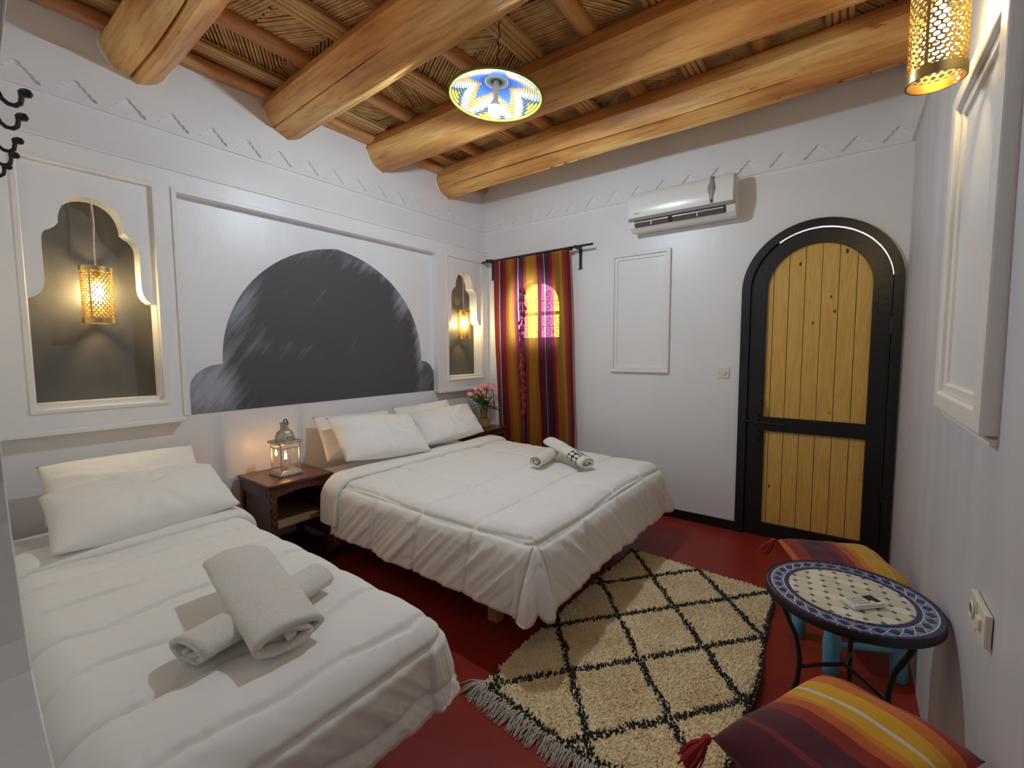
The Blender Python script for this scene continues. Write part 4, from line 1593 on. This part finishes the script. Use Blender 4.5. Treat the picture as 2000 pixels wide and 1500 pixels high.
def circles_mat():
    m, nt, b = newmat('towel_with_circle_border')
    uv = N(nt, 'ShaderNodeUVMap')
    uv.uv_map = 'UVMap'
    sx = N(nt, 'ShaderNodeSeparateXYZ')
    L(nt, uv.outputs[0], sx.inputs[0])

    def mth(op, a, b_=None):
        q = N(nt, 'ShaderNodeMath', operation=op)
        for i, v in enumerate((a, b_)):
            if v is None:
                continue
            if isinstance(v, (int, float)):
                q.inputs[i].default_value = v
            else:
                L(nt, v, q.inputs[i])
        return q.outputs[0]
    U, V = sx.outputs[0], sx.outputs[1]
    fx = mth('SUBTRACT', mth('FRACT', mth('MULTIPLY', mth('SUBTRACT', U, 0.66), 8.7)), 0.5)
    fy_ = mth('SUBTRACT', mth('FRACT', mth('MULTIPLY', V, 9.0)), 0.5)
    d = mth('SQRT', mth('ADD', mth('MULTIPLY', fx, fx), mth('MULTIPLY', fy_, fy_)))
    outc = mth('GREATER_THAN', d, 0.41)
    band = mth('MULTIPLY', mth('GREATER_THAN', U, 0.66), mth('LESS_THAN', U, 0.89))
    k = mth('MULTIPLY', outc, band)
    mx_ = N(nt, 'ShaderNodeMixRGB')
    mx_.inputs[1].default_value = (0.80, 0.77, 0.68, 1)
    mx_.inputs[2].default_value = (0.055, 0.03, 0.035, 1)
    L(nt, k, mx_.inputs[0])
    L(nt, mx_.outputs[0], b.inputs['Base Color'])
    b.inputs['Roughness'].default_value = 0.85
    return m


CIRC = circles_mat()
rolled_towel('rolled_towel', 'plain cream rolled towel lying underneath on the double bed', (1.500, -1.225, 0.640), (1.435, -0.90, 0.636), 0.056, 0.047, TOWEL2, 1.0, 3.4,
             'rolled cream towels on the double bed', th=0.008)
rolled_towel('rolled_towel', 'cream rolled towel with black circle border on top on the double bed', (1.370, -0.845, 0.702), (1.800, -1.060, 0.637), 0.074, 0.042, CIRC, 2.4,
             2.8, 'rolled cream towels on the double bed', band=True, th=0.009)

# ================================================================== RUG
RX0, RX1, RYN, RYF = 2.010, 2.925, -2.425, -0.830


def rug_x1(y):
    return RX1 - 0.018 + 0.030 * math.exp(-((y + 1.75) / 0.30) ** 2) + 0.012 * nz(y * 3, 1) - 0.03 * smooth01((y + 1.0) / 0.2)


def rug_x0(y): return RX0 + 0.012 * nz(y * 2.2, 6) + 0.022 * smooth01((y + 1.6) / 0.6)
def rug_y0(x): return RYN + 0.020 * math.sin(x * 7) + 0.010 * nz(x * 8, 3)
def rug_y1(x): return RYF - 0.055 * (x - RX0) + 0.006 * nz(x * 6, 3)


def rug_pt(u, v):
    y = RYN + (RYF - RYN) * v
    x = rug_x0(y) + (rug_x1(y) - rug_x0(y)) * u
    ya, yb = rug_y0(x), rug_y1(x)
    y = ya + (yb - ya) * v
    z = 0.010 + 0.006 * smooth01(nz(x * 3, y * 3, 2) + 0.3)
    # the rug lifts a little along its right side near the stool
    z += 0.020 * smooth01((u - 0.86) / 0.14) * math.exp(-((y + 1.85) / 0.25) ** 2)
    return x, y, z


def rug_black(x, y):
    wob = 0.012 * nz(x * 9, y * 9, 4)
    u = (x - 2.058 + wob) / 0.2105
    v = (y + 0.862 + wob) / 0.2515
    a = abs(((u + v + 1) % 2) - 1) * 0.16
    b_ = abs(((u - v + 1) % 2) - 1) * 0.16
    return min(a, b_)


RUGW = mat('cream_wool', (0.84, 0.65, 0.37), 0.95, col2=(0.95, 0.79, 0.51), nscale=(5, 5, 5), sheen=0.3)
RUGK = mat('black_wool', (0.012, 0.010, 0.010), 0.95, sheen=0.2)
rug = thing('shaggy_rug', 'cream shaggy wool rug with black diamond lattice on the red floor', 'rug', (0, 0, 0))
obj('rug_base', MB().grid(lambda u, v: rug_pt(u, v), 60, 90), RUGW, rug, smooth=True).modifiers.new('solid', 'SOLIDIFY').thickness = -0.006
rd = random.Random(11)
tw, tk = MB(), MB()
nU, nV = 112, 186
for i in range(nU):
    for j in range(nV):
        u, v = (i + rd.uniform(.1, .9)) / nU, (j + rd.uniform(.1, .9)) / nV
        x, y, z = rug_pt(u, v)
        k = rug_black(x, y) < rd.uniform(0.0095, 0.0165)
        edge = u > 0.985 or (v < 0.012) or (u < 0.008 and y > -1.2)
        k = k or edge
        a = rd.uniform(0, 2 * PI)
        ln = rd.uniform(0.010, 0.020) if not k else rd.uniform(0.013, 0.022)
        lean = rd.uniform(0.2, 0.9)
        r = rd.uniform(0.0045, 0.0068)
        tip = (x + math.cos(a) * ln * lean, y + math.sin(a) * ln * lean, z + ln)
        mid = (x + math.cos(a) * ln * lean * .4, y + math.sin(a) * ln * lean * .4, z + ln * .6)
        vs = [(x + r * math.cos(q), y + r * math.sin(q), z - 0.003) for q in (0.3, 2.4, 4.5)] + \
             [(mid[0] + r * .9 * math.cos(q), mid[1] + r * .9 * math.sin(q), mid[2]) for q in (0.3, 2.4, 4.5)] + [tip]
        fs = [(0, 1, 4, 3), (1, 2, 5, 4), (2, 0, 3, 5), (3, 4, 6), (4, 5, 6), (5, 3, 6)]
        (tk if k else tw).add(vs, fs)


def raw_obj(name, mb_, m, parent, kind=None):
    me_ = bpy.data.meshes.new(name)
    me_.from_pydata(mb_.v, [], mb_.f)
    me_.polygons.foreach_set('use_smooth', [True] * len(me_.polygons))
    me_.materials.append(m)
    o = bpy.data.objects.new(name, me_)
    COL.objects.link(o)
    o.parent = parent
    if kind:
        o['kind'] = kind
    return o


raw_obj('cream_pile', tw, RUGW, rug, 'stuff')
raw_obj('black_pile', tk, RUGK, rug, 'stuff')
fr_ = MB()
x = RX0 + 0.0
while x < 2.93:
    ya = rug_y0(x) + 0.004
    for q in range(6):
        sx = rd.uniform(-0.014, 0.014)
        ln = rd.uniform(0.055, 0.10)
        cxx = x + rd.uniform(-.004, .004)
        dy0 = rd.uniform(-.3, .3)
        fr_.tube([(cxx, ya, 0.014), (cxx + sx * .6, ya - ln * .35, 0.020), (cxx + sx * 1.4 + .008 * dy0, ya - ln * .7, 0.009), (cxx + sx * 1.9 + 0.016 * dy0, ya - ln, 0.004)],
                 [0.0022, 0.002, 0.0018, 0.0012], 5)
    x += 0.0155
# corner tuft at the far left end
for q in range(46):
    a = rd.uniform(-2.7, -0.6)
    ln = rd.uniform(0.04, 0.10)
    fr_.tube([(RX0 + .02, RYN + .06, 0.018), (RX0 + .02 + math.cos(a) * ln * .6 - .02, RYN + .04 + math.sin(a) * ln * .6, 0.024), (RX0 - .01 + math.cos(a) * ln, RYN + .03 + math.sin(a) * ln, 0.004)],
             [0.0022, 0.002, 0.0012], 5)
obj('fringe', fr_, mat('undyed_wool_fringe', (0.52, 0.47, 0.40), 0.95), rug, smooth=True, kind='stuff')

# ================================================================== NIGHTSTANDS
def nightstand(x0, x1, y0, y1, top, label, grp, light_shelf=True):
    t = thing('nightstand', label, 'nightstand', ((x0 + x1) / 2, (y0 + y1) / 2, 0), 0, grp)
    hx, hy = (x1 - x0) / 2, (y1 - y0) / 2
    obj('table_top', MB().box((-hx - .012, -hy - .012, top - 0.022), (hx + .012, hy + .012, top)), NIGHT, t, bevel=0.007)
    pw = 0.042
    for sx in (-1, 1):
        for sy in (-1, 1):
            cxp, cyp = sx * (hx - pw / 2), sy * (hy - pw / 2)
            lg = obj('leg', MB().box((cxp - pw / 2, cyp - pw / 2, 0), (cxp + pw / 2, cyp + pw / 2, top - 0.022)), NIGHT, t, bevel=0.003)
            if sx == 1:
                # carved lozenge ridges on the front of the leg
                z = 0.06
                k = 0
                cr = MB()
                while z < top - 0.06:
                    a, b_ = (-1, 1) if k % 2 else (1, -1)
                    p0 = Vector((hx + 0.001, cyp + a * pw * .42, z))
                    p1 = Vector((hx + 0.001, cyp + b_ * pw * .42, z + 0.045))
                    cr.tube([p0, p1], 0.0022, 4)
                    cr.tube([(p0.x, p1.y, p0.z), (p1.x, p0.y, p1.z)], 0.0022, 4)
                    z += 0.045
                    k += 1
                obj('carving', cr, mat_carv, lg)
    # aprons: front one carved, with stepped lower edge
    ap_ = [(-hy + pw, top - 0.022), (hy - pw, top - 0.022), (hy - pw, top - 0.085), (hy * .45, top - 0.070), (0, top - 0.062), (-hy * .45, top - 0.070), (-hy + pw, top - 0.085)]
    af = obj('apron', MB().plate(ap_, [], YZ, hx - .02, hx - .003), NIGHT, t, bevel=0.002)
    cr = MB()
    y = -hy + pw + 0.008
    while y < hy - pw - 0.02:
        for s_ in (0, 1):
            cr.tube([(hx - .002, y + (0.028 if s_ else 0), top - 0.064), (hx - .002, y + (0 if s_ else 0.028), top - 0.028)], 0.002, 4)
        y += 0.028
    obj('carving', cr, mat_carv, af)
    for sy in (-1, 1):
        obj('side_panel', MB().box((-hx + .01, sy * (hy - .018) - .007, 0.17), (hx - .02, sy * (hy - .018) + .007, top - 0.022)), NIGHT, t)
        obj('side_rail', MB().box((-hx + pw, sy * (hy - .004) - .006, top - 0.090), (hx - pw, sy * (hy - .004) + .006, top - 0.022)), NIGHT, t, bevel=0.002)
    obj('back_panel', MB().box((-hx + .004, -hy + .02, 0.17), (-hx + .016, hy - .02, top - 0.022)), NIGHT, t)
    obj('shelf', MB().box((-hx + .015, -hy + .012, 0.318), (hx - .012, hy - .012, 0.336)), NIGHT_IN, t, bevel=0.002)
    obj('lower_shelf', MB().box((-hx + .015, -hy + .012, 0.10), (hx - .012, hy - .012, 0.116)), NIGHT, t)
    return t


mat_carv = mat('worn_carving_edges', (0.15, 0.06, 0.035), 0.5)
nightstand(0.035, 0.445, -2.510, -2.112, 0.600, 'carved dark wood nightstand between the two beds with a glass lantern on it', 'carved nightstands')
nightstand(0.020, 0.420, -0.452, -0.150, 0.630, 'carved dark wood nightstand by the striped curtain with a flower vase on it', 'carved nightstands')

# ---- glass candle lantern
ln = thing('candle_lantern', 'silver metal and glass lantern with a lit candle on the nightstand', 'lantern', (0.262, -2.318, 0.600), deg(2))
A = 0.062


def sq(h, z0, z1, m, nm, parent, h2=None, bev=0.002):
    h2 = h2 or h
    vs = [(-h, -h, z0), (h, -h, z0), (h, h, z0), (-h, h, z0), (-h2, -h2, z1), (h2, -h2, z1), (h2, h2, z1), (-h2, h2, z1)]
    mb_ = MB()
    mb_.add(vs, [(0, 3, 2, 1), (4, 5, 6, 7), (0, 1, 5, 4), (1, 2, 6, 5), (2, 3, 7, 6), (3, 0, 4, 7)])
    return obj(nm, mb_, m, parent, bevel=bev)


sq(A + .012, 0, 0.012, SILVER, 'base', ln)
sq(A + .012, 0.012, 0.034, SILVER, 'base_skirt', ln, A)
for sx in (-1, 1):
    for sy in (-1, 1):
        obj('corner_post', MB().box((sx * A * .97 - .0035, sy * A * .97 - .0035, 0.03), (sx * A * .97 + .0035, sy * A * .97 + .0035, 0.215)), SILVER, ln)
for (ax_, s_) in (('x', 1), ('x', -1), ('y', 1), ('y', -1)):
    a = s_ * A * .96
    if ax_ == 'x':
        obj('glass_pane', MB().box((a - .0008, -A * .93, 0.034), (a + .0008, A * .93, 0.180)), GLASS_M, ln)
        obj('cross_bar', MB().box((a - .003, -A, 0.178), (a + .003, A, 0.184)), SILVER, ln)
        obj('upper_pane', MB().box((a - .001, -A * .7, 0.188), (a + .001, A * .7, 0.206)), GLASS_M, ln)
    else:
        obj('glass_pane', MB().box((-A * .93, a - .0008, 0.034), (A * .93, a + .0008, 0.180)), GLASS_M, ln)
        obj('cross_bar', MB().box((-A, a - .003, 0.178), (A, a + .003, 0.184)), SILVER, ln)
        obj('upper_pane', MB().box((-A * .7, a - .001, 0.188), (A * .7, a + .001, 0.206)), GLASS_M, ln)
sq(A + .016, 0.210, 0.226, SILVER, 'eave', ln, A + .014, 0.005)
obj('dome', MB().lathe([(0.060, 0.224), (0.060, 0.236), (0.057, 0.256), (0.048, 0.276), (0.036, 0.290), (0.026, 0.297), (0.024, 0.302)], 8, ang0=deg(22.5)), SILVER, ln)
nk = obj('chimney', MB().lathe([(0.024, 0.300), (0.024, 0.332), (0.028, 0.334), (0.028, 0.340), (0.010, 0.342)], 16), SILVER, ln, smooth=True, angle=40)
obj('carry_ring', MB().tube([(0.024 * math.cos(a), 0.010, 0.336 + 0.024 * math.sin(a)) for a in [PI * k / 10 for k in range(-1, 12)]], 0.004, 7), IRON, ln, smooth=True)
cd = obj('candle', MB().lathe([(0.014, 0.034), (0.0155, 0.036), (0.0155, 0.058), (0.012, 0.060), (0.012, 0.100), (0.010, 0.103)], 16), CANDLE, ln, smooth=True, angle=40)
obj('flame', MB().lathe([(0.001, 0.106), (0.0058, 0.113), (0.0066, 0.122), (0.004, 0.138), (0.0005, 0.153)], 12), FLAME, cd, smooth=True)

# ---- vase of flowers
vs_ = thing('vase', 'brown woven vase on the nightstand by the curtain', 'vase', (0.235, -0.290, 0.630))
obj('woven_foot', MB().lathe([(0.050, 0.0), (0.052, 0.008), (0.046, 0.040), (0.040, 0.072), (0.030, 0.078)], 26), STRAW, vs_, smooth=True)
obj('neck', MB().lathe([(0.026, 0.074), (0.026, 0.09), (0.030, 0.12), (0.038, 0.158), (0.034, 0.158), (0.024, 0.10)], 26), BAMBOO, vs_, smooth=True)
obj('rim_ring', MB().tube([(0.036 * math.cos(a), 0.036 * math.sin(a), 0.078) for a in [2 * PI * k / 22 for k in range(22)]], 0.003, 5, closed=True), IRON, vs_, smooth=True)
rib = MB()
for k in range(20):
    a = 2 * PI * k / 20
    rib.tube([(0.0515 * math.cos(a), 0.0515 * math.sin(a), 0.006), (0.0465 * math.cos(a), 0.0465 * math.sin(a), 0.040), (0.041 * math.cos(a), 0.041 * math.sin(a), 0.072)], 0.0022, 4)
obj('cane_rib', rib, STRAW, vs_, kind='stuff')


def leaf_mb(ln_, w_, bend):
    mb_ = MB()

    def f(u, v):
        s_ = u
        ww = w_ * math.sin(PI * min(1, s_ * 0.93 + 0.05)) ** 0.8
        return (s_ * ln_ * math.cos(bend * s_), (v - .5) * ww, s_ * ln_ * math.sin(bend * s_) * 0.6 + 0.15 * abs(v - .5) * ww * 4)
    mb_.grid(f, 9, 3)
    return mb_


rf = random.Random(4)
bq = thing('oleander_bouquet', 'bunch of pink flowers with long green leaves standing in the vase', 'flowers', (0.235, -0.290, 0.780))
stems = []
for k in range(9):
    az = (0.3 + k * 0.73) % (2 * PI)
    rad = (0.085, 0.045, 0.10, 0.02, 0.075, 0.11, 0.055, 0.03, 0.09)[k]
    hh = (0.15, 0.17, 0.13, 0.16, 0.10, 0.12, 0.14, 0.12, 0.09)[k]
    tip = Vector((rad * math.cos(az) * 0.7, rad * math.sin(az) * 1.25, hh))
    st = obj('stem', MB().tube([(0.01 * math.cos(az), 0.01 * math.sin(az), -0.09), (tip.x * .35, tip.y * .35, 0.03), tip], 0.0022, 5), LEAF, bq, smooth=True)
    fl = MB()
    for c in range(3):
        cc = tip + Vector((rf.uniform(-.018, .018), rf.uniform(-.022, .022), rf.uniform(-.008, .018)))
        t0 = rf.uniform(0, 6)
        for p in range(5):
            a = t0 + 2 * PI * p / 5
            d1, d2 = a - 0.5, a + 0.5
            R_ = 0.019
            up_ = Vector((0.45, -0.25, 0.75)).normalized()
            e1 = up_.orthogonal().normalized()
            e2 = up_.cross(e1)
            def PT(r_, an, h_): return cc + (e1 * math.cos(an) + e2 * math.sin(an)) * r_ + up_ * h_
            fl.add([cc, PT(R_ * .55, d1, .004), PT(R_, a - .32, .006), PT(R_ * 1.05, a + .25, .004), PT(R_ * .55, d2, .002), PT(R_ * .6, a, -.001)],
                   [(0, 1, 5), (1, 2, 5), (2, 3, 5), (3, 4, 5), (4, 0, 5)])
    fo = obj('blossom', fl, PETAL, st)
    fo.modifiers.new('solid', 'SOLIDIFY').thickness = 0.0012
for k in range(26):
    az = rf.uniform(0, 2 * PI)
    el = rf.uniform(0.55, 1.4) if k > 6 else rf.uniform(-0.1, 0.4)
    lm = leaf_mb(rf.uniform(0.10, 0.17), 0.016, -0.25)
    o = obj('leaf', lm, LEAF, bq, smooth=True, loc=(0.008 * math.cos(az), 0.008 * math.sin(az), 0.008 + rf.uniform(0, .03)), rot=(rf.uniform(-.4, .4), -el, az))
    o.modifiers.new('solid', 'SOLIDIFY').thickness = 0.0008

vs_.scale = (1.12, 1.12, 1.12)
bq.location = (0.235, -0.290, 0.630 + 0.150 * 1.12)
bq.scale = (1.5, 1.35, 1.4)

# ================================================================== MOSAIC TABLE
TC = (3.203, -1.905)
TZ = 0.585
RT = 0.240
tb = thing('mosaic_table', 'small round iron table with blue and cream mosaic top', 'table', (TC[0], TC[1], 0))
top = obj('table_top', MB().lathe([(RT - .012, TZ - .030), (RT, TZ - .028), (RT, TZ - .003), (RT - .002, TZ), (RT - .0045, TZ - .0035), (RT - .0046, TZ - .0080)], 72), IRON, tb, smooth=True, angle=40)
obj('grout_bed', MB().lathe([(RT - .0048, TZ - .012), (RT - .0048, TZ - .0026)], 72), GROUT, top)


def poly_tile(pts, m, nm, z0=TZ - .0040, z1=TZ - .0012, ch=0.0):
    """flat tile with slightly inset top"""
    n = len(pts)
    cx_ = sum(p[0] for p in pts) / n
    cy_ = sum(p[1] for p in pts) / n
    vs = [(p[0], p[1], z0) for p in pts] + [(cx_ + (p[0] - cx_) * .985, cy_ + (p[1] - cy_) * .985, z1) for p in pts]
    fs = [tuple(range(n, 2 * n))] + [(i, (i + 1) % n, (i + 1) % n + n, i + n) for i in range(n)]
    return MB().add(vs, fs)


def pol(r, a): return (r * math.cos(a), r * math.sin(a))


def ring_tiles(n, r0, r1, m, gap, nm='tile', skew=0.0):
    da = 2 * PI / n
    gr = gap / ((r0 + r1) / 2)
    me_ = poly_tile([pol(r0, -da / 2 + gr), pol(r1, -da / 2 + gr + skew), pol(r1, da / 2 - gr + skew), pol(r0, da / 2 - gr)], m, nm).mesh(nm)
    me_.materials.append(m)
    for k in range(n):
        o = obj(nm, me_, None, top, rot=(0, 0, k * da))


ring_tiles(54, RT * .93, RT * .978, TILE_D, 0.0007)
ring_tiles(40, RT * .705, RT * .765, TILE_D, 0.0007)
nd = 31
da = 2 * PI / nd
ri, ro = RT * .778, RT * .918
rm = (ri + ro) / 2
g_ = 0.0016


def shrink(pts, g):
    n = len(pts)
    cx_ = sum(p[0] for p in pts) / n
    cy_ = sum(p[1] for p in pts) / n
    out_ = []
    for p in pts:
        d = math.hypot(p[0] - cx_, p[1] - cy_)
        k = max(0.1, 1 - g * 1.5 / d)
        out_.append((cx_ + (p[0] - cx_) * k, cy_ + (p[1] - cy_) * k))
    return out_


dm = poly_tile(shrink([pol(ri, 0), pol(rm, -da * .5), pol(ro, 0), pol(rm, da * .5)], g_), TILE_D, 'tile').mesh('diamond_tile')
dm.materials.append(TILE_D)
t1 = poly_tile(shrink([pol(ri, 0), pol(ri, da), pol(rm, da * .5)], g_), TILE_L, 'tile').mesh('triangle_tile')
t1.materials.append(TILE_L)
t2 = poly_tile(shrink([pol(ro, 0), pol(rm, da * .5), pol(ro, da)], g_), TILE_L, 'tile').mesh('triangle_tile')
t2.materials.append(TILE_L)
for k in range(nd):
    obj('diamond_tile', dm, None, top, rot=(0, 0, k * da))
    obj('triangle_tile', t1, None, top, rot=(0, 0, k * da))
    obj('triangle_tile', t2, None, top, rot=(0, 0, k * da))
# centre: octagons with small squares at their corners, set diagonally
RCI = RT * .695
p_ = 0.0425
cq = 0.0088
rot0 = deg(8)
cr_, sr_ = math.cos(rot0), math.sin(rot0)
om = []
octp = [(-p_ / 2 + cq, -p_ / 2), (p_ / 2 - cq, -p_ / 2), (p_ / 2, -p_ / 2 + cq), (p_ / 2, p_ / 2 - cq), (p_ / 2 - cq, p_ / 2), (-p_ / 2 + cq, p_ / 2), (-p_ / 2, p_ / 2 - cq),
        (-p_ / 2, -p_ / 2 + cq)]
for m_ in TILE_C:
    q = poly_tile(shrink(octp, 0.00025), m_, 'tile').mesh('cream_tile')
    q.materials.append(m_)
    om.append(q)
sqm = poly_tile(shrink([(cq, 0), (0, cq), (-cq, 0), (0, -cq)], 0.0002), TILE_T, 'tile').mesh('square_tile')
sqm.materials.append(TILE_T)
rt_ = random.Random(8)


def clip_circle(pts, cx_, cy_, R):
    """keep the part of a convex tile inside the circle (sampled edges)"""
    out_ = []
    n = len(pts)
    for i in range(n):
        a, b_ = pts[i], pts[(i + 1) % n]
        ina = math.hypot(a[0] + cx_, a[1] + cy_) <= R
        inb = math.hypot(b_[0] + cx_, b_[1] + cy_) <= R
        if ina:
            out_.append(a)
        if ina != inb:
            lo_, hi_ = (0.0, 1.0)
            for _ in range(20):
                mid = (lo_ + hi_) / 2
                pm = (a[0] + (b_[0] - a[0]) * mid, a[1] + (b_[1] - a[1]) * mid)
                inm = math.hypot(pm[0] + cx_, pm[1] + cy_) <= R
                if inm == ina:
                    lo_ = mid
                else:
                    hi_ = mid
            out_.append(pm)
    return out_


for i in range(-6, 7):
    for j in range(-6, 7):
        gx, gy = i * p_, j * p_
        x, y = gx * cr_ - gy * sr_, gx * sr_ + gy * cr_
        if math.hypot(x, y) < RCI - p_ * .72:
            obj('cream_tile', om[rt_.randrange(3)], None, top, loc=(x, y, 0), rot=(0, 0, rot0))
        else:
            c_ = clip_circle(shrink(octp, 0.00025), gx, gy, RCI)
            if len(c_) > 2:
                m_ = TILE_C[rt_.randrange(3)]
                me_ = poly_tile(c_, m_, 't').mesh('cream_tile')
                me_.materials.append(m_)
                obj('cream_tile', me_, None, top, loc=(x, y, 0), rot=(0, 0, rot0))
        gx, gy = (i + .5) * p_, (j + .5) * p_
        x, y = gx * cr_ - gy * sr_, gx * sr_ + gy * cr_
        if math.hypot(x, y) < RCI - .004:
            obj('square_tile', sqm, None, top, loc=(x, y, 0), rot=(0, 0, rot0))
# iron legs curving in and out again, with a lower ring and struts
hub = []
for a in (deg(203), deg(323), deg(83)):
    c_, s_ = math.cos(a), math.sin(a)
    pr = [(0.205, TZ - .03), (0.185, TZ - .09), (0.150, TZ - .17), (0.135, TZ - .25), (0.140, TZ - .33), (0.165, TZ - .42), (0.195, TZ - .52), (0.205, 0.012), (0.222, 0.006)]
    obj('leg', MB().tube([(r * c_, r * s_, z) for r, z in pr], 0.0085, 9), IRON, tb, smooth=True)
    obj('strut', MB().tube([(0.136 * c_, 0.136 * s_, TZ - .28), (0.07 * c_, 0.07 * s_, TZ - .262), (0, 0, TZ - .25)], 0.0065, 7), IRON, tb, smooth=True)


# ---- remote control
rc = thing('remote_control', 'white air conditioner remote control lying on the mosaic table', 'remote control', (3.240, -1.965, TZ - .0005), deg(44))
obj('remote_body', MB().box((-.054, -.026, 0.002), (.054, .026, .019)), PLASTIC, rc, bevel=0.004)
obj('screen', MB().box((.012, -.018, .0185), (.046, .020, .0198)), DARKV, rc)
obj('key_field', MB().box((-.036, -.019, .0185), (.008, .019, .0195)), GREYP, rc)
for i in range(3):
    for j in range(3):
        obj('button', MB().lathe([(.0048, .0190), (.0048, .0206), (.003, .0214)], 10), IVORY, rc, loc=(-.028 + i * .0135, -.012 + j * .012, 0), smooth=True)
obj('button', MB().lathe([(.0065, .0190), (.0065, .0208), (.004, .0216)], 12), IVORY, rc, loc=(.017, -.016, 0), smooth=True)
for j in range(4):
    obj('marking', MB().box((-.047, -.016 + j * .009, .0190), (-.042, -.011 + j * .009, .0194)), LOUV, rc)

# ================================================================== STOOLS AND CUSHIONS
def stool(feet, zt, label):
    cx_ = sum(f[0] for f in feet) / 4
    cy_ = sum(f[1] for f in feet) / 4
    t = thing('wooden_stool', label, 'stool', (cx_, cy_, 0), 0, 'painted wooden stools')
    loc = [(f[0] - cx_, f[1] - cy_) for f in feet]
    tops = []
    for (x, y) in loc:
        k = 0.92
        pr = [(0.026, 0.0), (0.031, 0.01), (0.030, 0.05), (0.034, 0.14), (0.028, 0.20), (0.031, 0.26), (0.030, zt - 0.03), (0.024, zt)]
        mb_ = MB()
        mb_.tube([(x * (1 - (1 - k) * z / zt), y * (1 - (1 - k) * z / zt), z) for r, z in pr], [r for r, z in pr], 12)
        obj('leg', mb_, BLUEW, t, smooth=True, angle=50)
        tops.append((x * k, y * k))
    for i in range(4):
        a, b_ = loc[i], loc[(i + 1) % 4]
        z = 0.13 if i % 2 else 0.17
        obj('stretcher', MB().tube([(a[0] * .98, a[1] * .98, z), ((a[0] + b_[0]) / 2 * .98, (a[1] + b_[1]) / 2 * .98, z + .002), (b_[0] * .98, b_[1] * .98, z)], [0.011, 0.015, 0.011], 9),
            BLUEW, t, smooth=True)
        obj('seat_rail', MB().tube([(tops[i][0], tops[i][1], zt - .03), (tops[(i + 1) % 4][0], tops[(i + 1) % 4][1], zt - .03)], 0.016, 9), BLUEW, t, smooth=True)
    # woven seat: strands wound between opposite rails
    st_ = MB()
    A_, B_, C_, D_ = [Vector((q[0], q[1], zt - .022)) for q in tops]
    for i in range(22):
        f_ = (i + .5) / 22
        st_.tube([A_.lerp(B_, f_), D_.lerp(C_, f_)], 0.005, 5)
    obj('woven_seat', st_, STRAW, t, kind='stuff')
    return t


def cushion(label, A_, B_, C_, D_, th, m, seed, tassels):
    BL, BR, TL, TR = map(Vector, (D_, C_, A_, B_))
    c = (BL + BR + TL + TR) / 4
    mb_ = MB()
    mb_.uv = {}
    nn = 44
    nrm = (BR - BL).cross(TL - BL).normalized()

    for sg in (1, -1):
        def fn(u, v, sg=sg):
            p = BL.lerp(BR, u).lerp(TL.lerp(TR, u), v)
            a, b_ = u * 2 - 1, v * 2 - 1
            pin = 1 - 0.045 * (1 - a * a) * abs(b_) ** 3
            q = c + (p - c) * pin
            h = (max(0.0, 1 - abs(a) ** 3) * max(0.0, 1 - abs(b_) ** 3)) ** 0.5
            wv = 0.010 * nz(a * 2.0, b_ * 2.0, seed) + 0.004 * nz(a * 6, b_ * 3, seed + 1)
            return q + nrm * (sg * h * th / 2 + (wv * h if sg > 0 else 0) + 0.006 * nz(a * 2, b_ * 2, seed + 5))
        mb_.grid(fn, nn, nn, uv=True)
    o = obj('striped_cushion', mb_, m, smooth=True, angle=180)
    tag(o, label, 'cushion', 'striped wool cushions')
    for (p, drop, s_) in tassels:
        dv = Vector((p[0], p[1], 0)) - Vector((c.x, c.y, 0))
        tt = obj('tassel', tassel_mb(drop, 0.015, 44, 0.020, s_), REDT, o, smooth=True, loc=p)
        tt.rotation_mode = 'QUATERNION'
        tt.rotation_quaternion = Vector((0, 0, -1)).rotation_difference((dv.normalized() * 0.55 + Vector((0, 0, -0.85))).normalized())
    return o


stool([(3.030, -1.215), (3.165, -1.440), (3.400, -1.320), (3.275, -1.085)], 0.362, 'turquoise painted wooden stool behind the mosaic table')
cushion('striped cushion with red tassels on the turquoise stool behind the table', (2.915, -1.100, .412), (3.285, -0.930, .412), (3.425, -1.270, .405), (3.075, -1.470, .405), 0.085, CUSH_F, 2.2,
        [((2.900, -1.100, 0.405), 0.095, 3), ((3.415, -1.292, 0.395), 0.10, 4), ((3.075, -1.478, 0.40), 0.07, 5)])
stool([(3.02, -2.56), (3.16, -2.72), (3.36, -2.52), (3.20, -2.36)], 0.415, 'wooden stool carrying the near striped cushion in the bottom right foreground')
cushion('striped cushion with red tassel in the bottom right foreground', (2.945, -2.650, .480), (3.150, -2.285, .505), (3.440, -2.400, .515), (3.235, -2.790, .485), 0.145, CUSH_N, 7.2,
        [((2.937, -2.655, 0.478), 0.085, 6)])
